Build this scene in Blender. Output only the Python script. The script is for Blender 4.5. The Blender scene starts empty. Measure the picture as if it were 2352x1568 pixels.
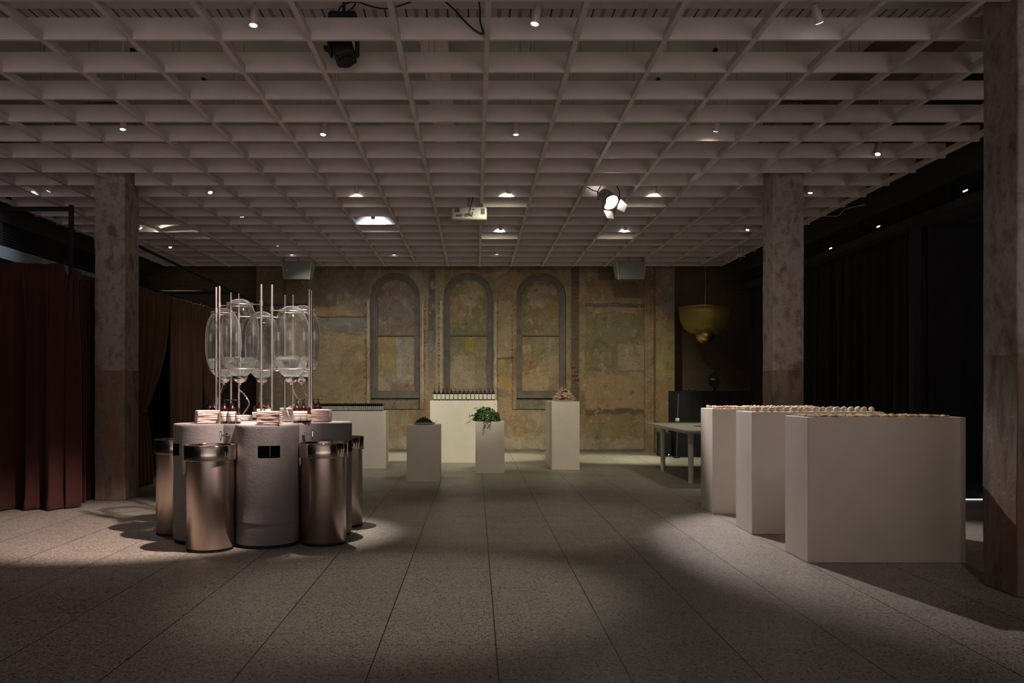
import bpy, math, random
from mathutils import Vector, Matrix
random.seed(7)
SC = bpy.context.scene
COL = SC.collection
PI = math.pi
F = 1935.0; CX = 1092.0; CY = 893.0; HC = 1.32      # lens in pixels, vanishing point, eye height

# ------------------------------------------------------------------ camera, world, exposure
cam = bpy.data.cameras.new('camera'); camo = bpy.data.objects.new('camera', cam); COL.objects.link(camo)
camo.location = (0, 0, HC); camo.rotation_euler = (PI/2, 0, 0)
cam.sensor_width = 36; cam.lens = F/2352*36; cam.shift_x = (1176-CX)/2352; cam.shift_y = (CY-784)/2352
cam.clip_start = .05; cam.clip_end = 100
SC.camera = camo
w = bpy.data.worlds.new('world'); SC.world = w; w.use_nodes = True
# unseen fill added behind the camera for ceiling and fronts: brighter below the horizon
wn_ = w.node_tree.nodes; wl_ = w.node_tree.links; bg_ = wn_['Background']
tc_ = wn_.new('ShaderNodeTexCoord'); sx_ = wn_.new('ShaderNodeSeparateXYZ'); mr_ = wn_.new('ShaderNodeMapRange')
wl_.new(tc_.outputs['Generated'], sx_.inputs[0]); wl_.new(sx_.outputs[2], mr_.inputs[0])
mr_.inputs[1].default_value = -.03; mr_.inputs[2].default_value = .03; mr_.inputs[3].default_value = 1.2; mr_.inputs[4].default_value = .28
# ... brightest straight behind the camera, falling off to both sides
ab_ = wn_.new('ShaderNodeMath'); ab_.operation = 'SUBTRACT'; wl_.new(sx_.outputs[0], ab_.inputs[0]); ab_.inputs[1].default_value = .18
aa_ = wn_.new('ShaderNodeMath'); aa_.operation = 'ABSOLUTE'; wl_.new(ab_.outputs[0], aa_.inputs[0])
mz_ = wn_.new('ShaderNodeMapRange'); mz_.interpolation_type = 'SMOOTHSTEP'; wl_.new(aa_.outputs[0], mz_.inputs[0])
mz_.inputs[1].default_value = .12; mz_.inputs[2].default_value = .55; mz_.inputs[3].default_value = 1.65; mz_.inputs[4].default_value = .48
mu_ = wn_.new('ShaderNodeMath'); mu_.operation = 'MULTIPLY'; wl_.new(mr_.outputs[0], mu_.inputs[0]); wl_.new(mz_.outputs[0], mu_.inputs[1])
bg_.inputs[0].default_value = (1.0, .81, .79, 1); wl_.new(mu_.outputs[0], bg_.inputs[1])
SC.view_settings.view_transform = 'Standard'; SC.view_settings.look = 'None'
SC.view_settings.exposure = 0.0; SC.view_settings.gamma = 1; SC.view_settings.use_curve_mapping = False

WARM = (1.0, .90, .68); PINK = (1.0, .80, .76); NEUT = (1.0, .90, .84); COOL = (.78, .84, 1.0); GRN = (1.0, .96, .70)

def at(px, py, d):
    return Vector(((px-CX)*d/F, d, HC-(py-CY)*d/F))

# ------------------------------------------------------------------ helpers
def tag(o, label=None, cat=None, group=None, kind=None):
    if label: o['label'] = label
    if cat: o['category'] = cat
    if group: o['group'] = group
    if kind: o['kind'] = kind
    return o
def empty(name, loc=(0, 0, 0), rz=0.0):
    o = bpy.data.objects.new(name, None); COL.objects.link(o)
    o.empty_display_size = .05; o.location = loc; o.rotation_euler = (0, 0, rz)
    return o
def thing(name, label, cat, loc=(0, 0, 0), rz=0.0, group=None):
    return tag(empty(name, loc, rz), label, cat, group)
KIDS = {}
ORD = ['', 'second ', 'third ', 'fourth ', 'fifth ', 'sixth ', 'seventh ', 'eighth ', 'ninth ', 'tenth ', 'eleventh ', 'twelfth ', 'thirteenth ', 'fourteenth ', 'fifteenth ', 'sixteenth ', 'seventeenth ', 'eighteenth ']
def nth(i, n):
    if i == 0: return 'leftmost'
    if i == n-1: return 'rightmost'
    return (ORD[i]+'from the left') if i <= (n-1)/2 else (ORD[n-1-i]+'from the right')
def copy_tree(o, parent=None):
    c = o.copy(); COL.objects.link(c); c.parent = parent
    for ch in KIDS.get(o.name, []): copy_tree(ch, c)
    return c

class MB:
    def __init__(s): s.v = []; s.f = []; s.sm = []
    def add(s, vs, fs, smooth=False):
        n = len(s.v); s.v += [tuple(v) for v in vs]
        for f in fs: s.f.append(tuple(i+n for i in f)); s.sm.append(smooth)
        return s
    def box(s, x0, x1, y0, y1, z0, z1):
        vs = [(x, y, z) for z in (z0, z1) for y in (y0, y1) for x in (x0, x1)]
        return s.add(vs, [(0,2,3,1),(4,5,7,6),(0,1,5,4),(1,3,7,5),(3,2,6,7),(2,0,4,6)])
    def obox(s, c, size, M):
        hx, hy, hz = (k/2 for k in size)
        vs = [Vector(c)+M @ Vector((x, y, z)) for z in (-hz, hz) for y in (-hy, hy) for x in (-hx, hx)]
        return s.add(vs, [(0,2,3,1),(4,5,7,6),(0,1,5,4),(1,3,7,5),(3,2,6,7),(2,0,4,6)])
    def cyl(s, a, b, r0, r1=None, n=20, caps=True, smooth=True):
        a = Vector(a); b = Vector(b); r1 = r0 if r1 is None else r1
        q = (b-a).to_track_quat('Z', 'Y').to_matrix()
        vs = []
        for p, r in ((a, r0), (b, r1)):
            for i in range(n):
                t = 2*PI*i/n; vs.append(p+q @ Vector((r*math.cos(t), r*math.sin(t), 0)))
        s.add(vs, [(i, (i+1) % n, n+(i+1) % n, n+i) for i in range(n)], smooth)
        if caps:
            s.add(vs[:n], [tuple(range(n-1, -1, -1))]); s.add(vs[n:], [tuple(range(n))])
        return s
    def lathe(s, prof, c=(0, 0, 0), n=32, smooth=True, M=None):
        c = Vector(c); vs = []; fs = []; m = len(prof)
        for r, z in prof:
            for i in range(n):
                t = 2*PI*i/n; p = Vector((r*math.cos(t), r*math.sin(t), z))
                if M is not None: p = M @ p
                vs.append(c+p)
        for j in range(m-1):
            for i in range(n):
                k = (i+1) % n
                fs.append((j*n+i, j*n+k, (j+1)*n+k, (j+1)*n+i))
        return s.add(vs, fs, smooth)
    def tube(s, pts, r, n=10, closed=False, smooth=True):
        pts = [Vector(p) for p in pts]; m = len(pts); vs = []; fs = []
        up = None
        for i, p in enumerate(pts):
            if closed: d = pts[(i+1) % m]-pts[i-1]
            else: d = pts[min(i+1, m-1)]-pts[max(i-1, 0)]
            d.normalize()
            if up is None:
                up = Vector((0, 0, 1)) if abs(d.z) < .9 else Vector((1, 0, 0))
            x = up.cross(d).normalized(); y = d.cross(x); up = y
            rr = r(i/(m-1)) if callable(r) else r
            for k in range(n):
                t = 2*PI*k/n; vs.append(p+x*rr*math.cos(t)+y*rr*math.sin(t))
        for i in range(m if closed else m-1):
            j = (i+1) % m
            for k in range(n):
                l = (k+1) % n
                fs.append((i*n+k, i*n+l, j*n+l, j*n+k))
        if not closed:
            fs.append(tuple(range(n-1, -1, -1))); fs.append(tuple((m-1)*n+k for k in range(n)))
        return s.add(vs, fs, smooth)
    def ball(s, c, r, n=16, m=10, sc=(1, 1, 1)):
        prof = [(max(r*math.sin(PI*j/m), 1e-5), -r*math.cos(PI*j/m)) for j in range(m+1)]
        M = Matrix.Diagonal(Vector(sc))
        return s.lathe(prof, c, n, True, M)
    def build(s, name, mat, parent=None, bevel=0, sub=0, loc=None):
        me = bpy.data.meshes.new(name); me.from_pydata(s.v, [], s.f); me.update()
        me.polygons.foreach_set('use_smooth', s.sm)
        me.materials.append(mat)
        o = bpy.data.objects.new(name, me); COL.objects.link(o)
        if parent is not None:
            o.parent = parent; KIDS.setdefault(parent.name, []).append(o)
        if loc is not None: o.location = loc
        if bevel:
            b = o.modifiers.new('bevel', 'BEVEL'); b.width = bevel; b.segments = 2; b.limit_method = 'ANGLE'
        if sub:
            q = o.modifiers.new('sub', 'SUBSURF'); q.levels = sub; q.render_levels = sub
        return o

def curve_pts(ctrl, n=40):
    c = [Vector(p) for p in ctrl]; c = [c[0]*2-c[1]]+c+[c[-1]*2-c[-2]]; out = []
    seg = len(c)-3
    for i in range(n+1):
        u = i/n*seg; k = min(int(u), seg-1); t = u-k
        p0, p1, p2, p3 = c[k:k+4]
        out.append(.5*((2*p1)+(p2-p0)*t+(2*p0-5*p1+4*p2-p3)*t*t+(3*p1-p0-3*p2+p3)*t**3))
    return out

# ------------------------------------------------------------------ material helpers
class NT:
    def __init__(s, name):
        s.m = bpy.data.materials.new(name); s.m.use_nodes = True
        s.t = s.m.node_tree; s.n = s.t.nodes; s.b = s.n['Principled BSDF']; s.out = s.n['Material Output']
        tc = s.n.new('ShaderNodeTexCoord'); s.obj = tc.outputs['Object']
        s.pos = s.n.new('ShaderNodeNewGeometry').outputs['Position']
    def link(s, a, b): s.t.links.new(a, b)
    def put(s, sock, v):
        if hasattr(v, 'is_output'): s.link(v, sock)
        else: sock.default_value = (tuple(v)+(1,) if (isinstance(v, tuple) and len(v) == 3 and sock.type == 'RGBA') else v)
    def math(s, op, a, b=0.0, c=0.0, clamp=False):
        n = s.n.new('ShaderNodeMath'); n.operation = op; n.use_clamp = clamp
        for i, v in enumerate((a, b, c)): s.put(n.inputs[i], v)
        return n.outputs[0]
    def mix(s, f, a, b, mode='MIX'):
        n = s.n.new('ShaderNodeMix'); n.data_type = 'RGBA'; n.blend_type = mode
        s.put(n.inputs[0], f); s.put(n.inputs[6], a); s.put(n.inputs[7], b)
        return n.outputs[2]
    def noise(s, scale, detail=4, rough=.55, vec=None, dist=0.0, dim='Fac'):
        n = s.n.new('ShaderNodeTexNoise'); n.inputs['Scale'].default_value = scale; n.inputs['Detail'].default_value = detail
        n.inputs['Roughness'].default_value = rough; n.inputs['Distortion'].default_value = dist
        s.link(vec if vec is not None else s.pos, n.inputs['Vector'])
        return n.outputs[dim]
    def voro(s, scale, feat='F1', vec=None):
        n = s.n.new('ShaderNodeTexVoronoi'); n.feature = feat; n.inputs['Scale'].default_value = scale
        s.link(vec if vec is not None else s.pos, n.inputs['Vector'])
        return n
    def ramp(s, fac, stops, interp='LINEAR'):
        n = s.n.new('ShaderNodeValToRGB'); cr = n.color_ramp; cr.interpolation = interp
        while len(cr.elements) < len(stops): cr.elements.new(.5)
        for e, (p, c) in zip(cr.elements, stops):
            e.position = p; e.color = (c, c, c, 1) if isinstance(c, (int, float)) else tuple(c)+(1,)
        s.link(fac, n.inputs[0]); return n.outputs[0]
    def mapping(s, vec, scale=(1, 1, 1), loc=(0, 0, 0)):
        n = s.n.new('ShaderNodeMapping'); n.inputs['Scale'].default_value = scale; n.inputs['Location'].default_value = loc
        s.link(vec, n.inputs[0]); return n.outputs[0]
    def sep(s, vec):
        n = s.n.new('ShaderNodeSeparateXYZ'); s.link(vec, n.inputs[0]); return n.outputs
    def bump(s, h, strength=.3, dist=.01):
        n = s.n.new('ShaderNodeBump'); n.inputs['Strength'].default_value = strength; n.inputs['Distance'].default_value = dist
        s.link(h, n.inputs['Height']); s.link(n.outputs[0], s.b.inputs['Normal'])
    def set(s, **k):
        names = {'col': 'Base Color', 'rough': 'Roughness', 'metal': 'Metallic', 'spec': 'Specular IOR Level',
                 'trans': 'Transmission Weight', 'ior': 'IOR', 'emis': 'Emission Color', 'es': 'Emission Strength',
                 'sheen': 'Sheen Weight', 'aniso': 'Anisotropic', 'coat': 'Coat Weight', 'alpha': 'Alpha'}
        for a, v in k.items(): s.put(s.b.inputs[names[a]], v)
        return s
def simple(name, col, rough=.5, metal=0.0, var=.12, scale=8.0, bump=0.0, **k):
    s = NT(name)
    f = s.noise(scale, 5, .6)
    lo = tuple(c*(1-var) for c in col); hi = tuple(min(1, c*(1+var)) for c in col)
    s.set(col=s.mix(s.ramp(f, [(.3, 0.0), (.7, 1.0)]), lo, hi), rough=rough, metal=metal, **k)
    if bump: s.bump(s.noise(scale*10, 5), bump, .005)
    return s.m
def emit(name, col, st):
    s = NT(name); s.set(col=(.8, .8, .8), emis=tuple(col), es=st); return s.m

# floor: terrazzo slabs
def m_floor():
    s = NT('terrazzo'); x, y, z = s.sep(s.pos)
    u = s.math('DIVIDE', s.math('SUBTRACT', x, .1056-6.02*5), .602); v = s.math('DIVIDE', s.math('SUBTRACT', y, 4.344-.6232*20), .6232)
    fu = s.math('ABSOLUTE', s.math('SUBTRACT', s.math('FRACT', s.math('ADD', u, .5)), .5))
    fv = s.math('ABSOLUTE', s.math('SUBTRACT', s.math('FRACT', s.math('ADD', v, .5)), .5))
    lu = s.math('LESS_THAN', fu, .0058); lv = s.math('LESS_THAN', fv, .0028)
    cmb = s.n.new('ShaderNodeCombineXYZ'); s.link(s.math('FLOOR', u), cmb.inputs[0]); s.link(s.math('FLOOR', v), cmb.inputs[1])
    wn = s.n.new('ShaderNodeTexWhiteNoise'); s.link(cmb.outputs[0], wn.inputs[0])
    base = s.mix(wn.outputs['Value'], (.27, .25, .215), (.315, .295, .255))
    base = s.mix(s.math('MULTIPLY', s.noise(1.1, 6, .6), .35), base, (.22, .20, .17))
    for sc, th, sz, c in ((120, .62, .45, (.15, .135, .11)), (70, .80, .48, (.21, .17, .11)), (85, .66, .45, (.42, .40, .36)), (62, .80, .42, (.075, .065, .05))):
        vo = s.voro(sc, vec=s.mapping(s.pos, (1, 1, 0), (sc*.13, sc*.7, 0)))
        r, g, b = s.sep(vo.outputs['Color'])
        m = s.math('MULTIPLY', s.math('GREATER_THAN', r, th), s.math('LESS_THAN', vo.outputs['Distance'], sz))
        base = s.mix(m, base, c)
    base = s.mix(lv, base, (.085, .075, .06)); base = s.mix(lu, base, (.016, .013, .011))
    s.set(col=base, rough=s.ramp(s.noise(3, 6), [(.3, .38), (.7, .50)]), spec=.5)
    s.bump(s.math('SUBTRACT', 1.0, s.math('MAXIMUM', lu, lv)), .25, .003)
    return s.m
# plaster with patches; each patch (x0, x1, z0, z1, colour, rag, soft)
def m_plaster(name, patches=(), tone=1.0, grid=False, cols=None):
    s = NT(name); x, y, z = s.sep(s.pos)
    C = cols or [(.13, .085, .05), (.25, .18, .10), (.32, .235, .14), (.235, .19, .115), (.42, .335, .24)]
    C = [tuple(k*tone for k in c) for c in C]
    n1 = s.noise(.95, 9, .62, s.mapping(s.pos, (1, 1, .8), (3, 0, 1)), .6)
    base = s.ramp(n1, [(.28, C[0]), (.42, C[1]), (.5, C[2]), (.58, C[3]), (.72, C[4])])
    n2 = s.noise(3.1, 10, .7, s.mapping(s.pos, (1, 1, 1.3), (9, 2, 5)), .9)
    base = s.mix(s.ramp(n2, [(.53, 0.0), (.56, .8)]), base, tuple(k*tone for k in (.24, .155, .10)))
    n3 = s.noise(7.5, 10, .7, s.mapping(s.pos, (1, 1, .7), (1, 6, 2)), .3)
    rg = s.sep(s.noise(2.6, 10, .72, dim='Color')); rg = (s.math('SUBTRACT', rg[0], .5), s.math('SUBTRACT', rg[2], .5))
    for (x0, x1, z0, z1, c, rag, soft) in patches:
        dx = s.math('SUBTRACT', s.math('ABSOLUTE', s.math('SUBTRACT', s.math('ADD', x, s.math('MULTIPLY', rg[0], rag*2.2)), (x0+x1)/2)), (x1-x0)/2)
        dz = s.math('SUBTRACT', s.math('ABSOLUTE', s.math('SUBTRACT', s.math('ADD', z, s.math('MULTIPLY', rg[1], rag*2.2)), (z0+z1)/2)), (z1-z0)/2)
        m = s.math('DIVIDE', s.math('MULTIPLY', s.math('MAXIMUM', dx, dz), -1.0), soft*.35, clamp=True)
        if soft <= .004: m = s.math('MULTIPLY', m, s.math('GREATER_THAN', s.noise(26, 3, vec=s.mapping(s.pos, (1, 1, .8))), .53))
        base = s.mix(s.math('MULTIPLY', m, .72), base, s.mix(s.ramp(n2, [(.35, 0.0), (.65, 1.0)]), tuple(k*.66 for k in c), tuple(k*1.22 for k in c)))
    base = s.mix(s.ramp(n3, [(.56, 0.0), (.62, .5)]), base, tuple(k*tone for k in (.45, .37, .27)))
    base = s.mix(s.ramp(n3, [(.33, .85), (.40, 0.0)]), base, tuple(k*tone for k in (.10, .07, .045)))
    n4 = s.noise(1.9, 10, .68, s.mapping(s.pos, (1, 1, .6), (5, 8, 3)), .4)
    base = s.mix(s.ramp(n4, [(.56, 0.0), (.66, .6)]), base, tuple(k*tone for k in (.25, .13, .06)))
    base = s.mix(s.ramp(n4, [(.36, .55), (.44, 0.0)]), base, tuple(k*tone for k in (.19, .175, .14)))
    fine = s.noise(38, 8, .7)
    base = s.mix(.4, base, s.mix(1.0, base, s.ramp(fine, [(.32, .3), (.66, 1.0)]), 'MULTIPLY'))
    s.set(col=base, rough=.9, spec=.2)
    h = s.math('ADD', s.math('MULTIPLY', n2, .7), s.math('MULTIPLY', s.noise(22, 8, .7), .5))
    s.bump(h, .7, .04)
    return s.m
def m_brick(name, a, b, mortar, tone=1.0):
    s = NT(name)
    sw = s.n.new('ShaderNodeCombineXYZ'); x, y, z = s.sep(s.pos); s.link(s.math('ADD', x, y), sw.inputs[0]); s.link(z, sw.inputs[1])
    br = s.n.new('ShaderNodeTexBrick'); s.link(sw.outputs[0], br.inputs['Vector'])
    br.inputs['Scale'].default_value = 1; br.inputs['Brick Width'].default_value = .23; br.inputs['Row Height'].default_value = .086
    br.inputs['Mortar Size'].default_value = .012; br.inputs['Mortar Smooth'].default_value = .4
    s.put(br.inputs['Color1'], a); s.put(br.inputs['Color2'], b); s.put(br.inputs['Mortar'], mortar)
    n = s.noise(1.6, 9, .65, dist=.5)
    c = s.mix(s.ramp(n, [(.36, 0.0), (.50, .93)]), br.outputs['Color'], tuple(k*tone for k in (.15, .115, .085)))
    c = s.mix(s.ramp(s.noise(2.6, 9, .7, s.mapping(s.pos, loc=(4, 4, 4))), [(.55, 0.0), (.62, .6)]), c, tuple(k*tone for k in (.16, .15, .085)))
    s.set(col=c, rough=.95, spec=.15); s.bump(s.math('ADD', br.outputs['Fac'], s.math('MULTIPLY', n, -1.5)), .5, .02)
    return s.m
def m_column():
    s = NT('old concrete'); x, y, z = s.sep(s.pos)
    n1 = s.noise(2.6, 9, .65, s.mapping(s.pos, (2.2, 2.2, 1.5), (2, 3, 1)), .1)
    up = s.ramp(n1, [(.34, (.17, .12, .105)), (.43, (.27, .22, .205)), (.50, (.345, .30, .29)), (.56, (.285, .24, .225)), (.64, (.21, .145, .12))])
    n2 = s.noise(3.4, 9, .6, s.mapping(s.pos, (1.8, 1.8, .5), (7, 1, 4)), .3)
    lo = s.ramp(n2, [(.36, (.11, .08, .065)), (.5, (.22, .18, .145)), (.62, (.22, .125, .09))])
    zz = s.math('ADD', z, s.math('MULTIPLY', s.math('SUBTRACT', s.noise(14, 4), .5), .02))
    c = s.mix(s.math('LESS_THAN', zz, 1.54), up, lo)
    pl = s.math('LESS_THAN', s.math('FRACT', s.math('DIVIDE', s.math('ADD', x, 10.0), .121)), .03)
    c = s.mix(s.math('MULTIPLY', pl, .2), c, (.10, .08, .07))
    n3 = s.noise(9, 10, .7, s.mapping(s.pos, (1, 1, 2.5)))
    c = s.mix(s.ramp(n3, [(.60, 0.0), (.66, .7)]), c, (.17, .09, .065))
    c = s.mix(s.ramp(n3, [(.32, .6), (.40, 0.0)]), c, (.42, .38, .36))
    s.set(col=c, rough=.88, spec=.25); s.bump(s.math('ADD', n1, s.math('MULTIPLY', s.noise(40, 8, .7), .4)), .45, .02)
    return s.m
def m_render():
    s = NT('rough grey render')
    n = s.noise(55, 9, .72, dist=.4); n1 = s.noise(4, 6)
    s.set(col=s.mix(n1, (.20, .19, .19), (.275, .262, .26)), rough=.93, spec=.25)
    s.bump(s.math('ADD', n, s.math('MULTIPLY', s.noise(17, 6, .6), .9)), 1.0, .0028)
    return s.m
def m_steel(name, col, rough, aniso, streak):
    s = NT(name)
    z3 = s.mapping(s.obj, (3, 3, 900)) if streak else s.mapping(s.obj, (60, 60, 60))
    n = s.noise(1.0, 6, .6, z3)
    n2 = s.noise(2.2, 4, .5, s.mapping(s.obj, (2, 2, 1.2)))
    s.set(col=s.mix(n2, tuple(c*.85 for c in col), col), metal=1.0, rough=rough, aniso=aniso)
    if aniso:
        tn = s.n.new('ShaderNodeTangent'); tn.direction_type = 'RADIAL'; tn.axis = 'Z'
        s.link(tn.outputs[0], s.b.inputs['Tangent']); s.b.inputs['Anisotropic Rotation'].default_value = .25
    return s.m
def m_thin_glass(name, tint=(.97, 1, .98), haze=.05):
    s = NT(name)
    tr = s.n.new('ShaderNodeBsdfTransparent'); tr.inputs[0].default_value = tint+(1,)
    gl = s.n.new('ShaderNodeBsdfGlossy'); gl.inputs['Roughness'].default_value = .04
    df = s.n.new('ShaderNodeBsdfDiffuse'); df.inputs[0].default_value = (.8, .8, .78, 1)
    lw = s.n.new('ShaderNodeFresnel'); lw.inputs[0].default_value = 1.52
    f = s.math('MULTIPLY', lw.outputs[0], .55, clamp=True)
    a = s.n.new('ShaderNodeMixShader'); s.link(f, a.inputs[0]); s.link(tr.outputs[0], a.inputs[1]); s.link(gl.outputs[0], a.inputs[2])
    sm = s.ramp(s.noise(9, 8, .65, s.mapping(s.obj, (1, 1, .45)), .5), [(.5, haze*.35), (.68, haze*2.2)])
    fc = s.n.new('ShaderNodeLayerWeight'); fc.inputs[0].default_value = .5
    sm = s.math('ADD', sm, s.math('MULTIPLY', s.math('POWER', fc.outputs['Facing'], 7.0), .30), clamp=True)  # pale rim mixed in to stand for light caught at the glass edges
    b = s.n.new('ShaderNodeMixShader'); s.link(sm, b.inputs[0]); s.link(a.outputs[0], b.inputs[1]); s.link(df.outputs[0], b.inputs[2])
    s.link(b.outputs[0], s.out.inputs[0])
    return s.m
def m_label(z0, z1, dark, lightc=(.72, .68, .58)):
    s = NT('printed label'); x, y, z = s.sep(s.obj)
    t = s.math('DIVIDE', s.math('SUBTRACT', z, z0), z1-z0)
    m = 0.0
    for a, b in dark:
        k = s.math('MULTIPLY', s.math('GREATER_THAN', t, a), s.math('LESS_THAN', t, b)); m = k if m == 0.0 else s.math('MAXIMUM', m, k)
    s.set(col=s.mix(m, lightc, (.05, .05, .045)), rough=.6); return s.m
def m_cloth(name, col, rough=.95, sheen=.3):
    s = NT(name); n = s.noise(3.2, 6, .6)
    s.set(col=s.mix(n, tuple(c*.75 for c in col), tuple(c*1.2 for c in col)), rough=rough, sheen=sheen, spec=.1)
    s.bump(s.noise(160, 3), .15, .002); return s.m
def m_tray():
    s = NT('perforated tray'); x, y, z = s.sep(s.pos)
    fx = s.math('FRACT', s.math('DIVIDE', s.math('ADD', x, 20.0), .16))
    fy = s.math('FRACT', s.math('DIVIDE', y, .028))
    a = s.math('MULTIPLY', s.math('MULTIPLY', s.math('GREATER_THAN', fx, .05), s.math('LESS_THAN', fx, .25)), s.math('GREATER_THAN', fy, .55))
    b = s.math('MULTIPLY', s.math('GREATER_THAN', fx, .62), s.math('LESS_THAN', fx, .70))
    s.set(col=s.mix(s.math('MAXIMUM', a, b), (.55, .53, .50), (.03, .03, .03)), rough=.6, metal=.0); return s.m

M = {}
M['floor'] = m_floor()
M['paint'] = simple('off white plinth paint', (.66, .60, .535), .62, var=.05, scale=3, bump=.04)
M['grid'] = simple('white grid paint', (.60, .54, .52), .55, var=.06, scale=4)
M['slab'] = simple('painted slab', (.46, .45, .40), .9, var=.2, scale=1.2)
M['slab_dark'] = simple('dark slab', (.12, .085, .075), .9, var=.2, scale=1.2)
M['beamlight'] = simple('light beam paint', (.75, .72, .67), .85, var=.1, scale=2)
M['black'] = simple('matt black', (.012, .012, .014), .7, var=.2)
M['blackdeep'] = simple('black drape', (.006, .006, .0075), .95, var=.4, scale=3)
M['charcoal'] = simple('charcoal wall', (.010, .011, .0125), .85, var=.25, scale=2)
M['bluelit'] = simple('pale paint tinted blue-lit', (.30, .36, .40), .6, var=.12, scale=3)  # whitish beam; the bluish light on it is put into the colour
M['column'] = m_column()
M['render'] = m_render(); M['nozzle'] = m_steel('nozzle steel', (.55, .50, .47), .22, 0, False)
M['steelb'] = m_steel('brushed steel body', (.70, .57, .50), .30, .85, True)
M['steelr'] = m_steel('brushed steel rim', (.74, .65, .57), .14, .85, True)
M['steel'] = m_steel('polished steel', (.80, .74, .72), .34, 0, False)
M['chrome'] = m_steel('chrome', (.85, .82, .80), .10, 0, False)
M['glass'] = m_thin_glass('blown glass', haze=.018)
M['tubing'] = m_thin_glass('clear tubing', (.96, .96, .94), .10)
s = NT('water'); s.set(col=(.985, 1, .985), trans=1.0, rough=.02, ior=1.33); tl = s.n.new('ShaderNodeBsdfTranslucent'); tl.inputs[0].default_value = (.86, .88, .84, 1); wm = s.n.new('ShaderNodeMixShader'); wm.inputs[0].default_value = .07; s.link(s.b.outputs[0], wm.inputs[1]); s.link(tl.outputs[0], wm.inputs[2]); s.link(wm.outputs[0], s.out.inputs[0]); M['water'] = s.m  # translucent share put in to mimic light refracted through the water
M['amber'] = simple('amber glass', (.027, .005, .004), .10, var=.5, scale=14, spec=.7, coat=.5)
M['ambdark'] = simple('dark brown glass', (.02, .011, .008), .12, var=.3, spec=.7)
M['cap'] = simple('black plastic', (.012, .011, .011), .32, var=.2)
M['label'] = m_label(.02, .105, [(.46, .53), (.70, .76)])
M['label_s'] = m_label(.017, .069, [(.40, .62), (.70, .82)])
M['label_t'] = m_label(.02, .075, [(.44, .54), (.70, .78)])
M['towel'] = m_cloth('pale pink towel', (.66, .49, .435), sheen=.2)
M['towelg'] = m_cloth('grey towel', (.50, .47, .47), sheen=.2)
M['curtain'] = m_cloth('rust velvet', (.052, .018, .016), sheen=.15)
M['curtain2'] = m_cloth('brown velvet', (.125, .066, .036), sheen=.15)
M['leaf'] = simple('green leaf', (.045, .115, .022), .5, var=.5, scale=30)
M['stem'] = simple('brown stem', (.12, .085, .035), .7, var=.3, scale=20)
M['moss'] = simple('dry moss', (.035, .042, .018), .9, var=.6, scale=40)
M['dish'] = simple('pale stone dish', (.42, .41, .39), .5, var=.1)
M['bark'] = simple('pink bark', (.50, .30, .24), .8, var=.4, scale=25, bump=.3)
M['barkc'] = simple('cream bark', (.68, .54, .38), .8, var=.3, scale=25, bump=.3)
M['cream'] = simple('cream wool ball', (.66, .57, .42), .9, var=.12, scale=30, bump=.3)
for i, c in enumerate([(.62, .44, .36), (.60, .30, .18), (.66, .52, .40), (.55, .36, .30), (.64, .46, .26)]):
    M['nut%d' % i] = simple('dried fruit %d' % i, c, .75, var=.25, scale=40, bump=.2)
for i, c in enumerate([(.62, .48, .22), (.55, .38, .16), (.45, .25, .12), (.66, .55, .30)]):
    M['slice%d' % i] = simple('dried slice %d' % i, c, .75, var=.3, scale=50, bump=.3)
s = NT('brass mesh'); s.set(col=(.42, .31, .08), metal=.6, rough=.45, alpha=.42); M['brassmesh'] = s.m
M['brass'] = simple('brass', (.55, .40, .14), .32, metal=1.0, var=.2)
M['lens'] = emit('lamp lens', (1, .95, .88), 9.0)
M['lensb'] = emit('cool lamp lens', (.85, .9, 1), 9.0)
M['lensp'] = emit('bright lamp lens', (1, .95, .93), 60.0)
M['strip'] = emit('light strip', (1, 1, 1), .8)
M['led'] = emit('blue led', (.25, .25, 1), 12.0)
M['tray'] = m_tray()
M['yellow'] = simple('yellow sticker', (.5, .6, .03), .5)
M['projector'] = simple('off white plastic', (.36, .34, .31), .5, var=.06)
M['boxgrey'] = simple('grey green housing', (.13, .14, .125), .5, var=.06)
M['boxwhite'] = simple('white housing edge', (.36, .355, .32), .5, var=.06)
M['tablew'] = simple('white table', (.60, .60, .56), .45, var=.04)
M['mark'] = simple('white print', (.75, .75, .75), .5, var=.02)
M['framegrey'] = simple('grey brown frame paint', (.115, .097, .076), .75, var=.3, scale=5, bump=.2)

# ------------------------------------------------------------------ SETTING
W = 17.74                                              # far wall
def struct(o, label=None): return tag(o, label, None, None, 'structure')
o = struct(MB().box(-12, 12, -2.5, 19.5, -.06, 0).build('floor', M['floor']), 'speckled terrazzo tile floor')
sl = MB().box(-12, 12, -2.5, 19.5, 4.72, 4.8)
o = struct(sl.build('ceiling', M['slab']), 'painted slab above the white grid')
struct(MB().box(-.52, -.26, .5, 17.6, 4.56, 4.715).build('trim_1', M['beamlight']), 'pale beam under the slab')
struct(MB().box(3.9, 4.5, .5, 17.6, 4.50, 4.715).build('trim_2', M['slab_dark']), 'dark beam under the slab')

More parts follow.
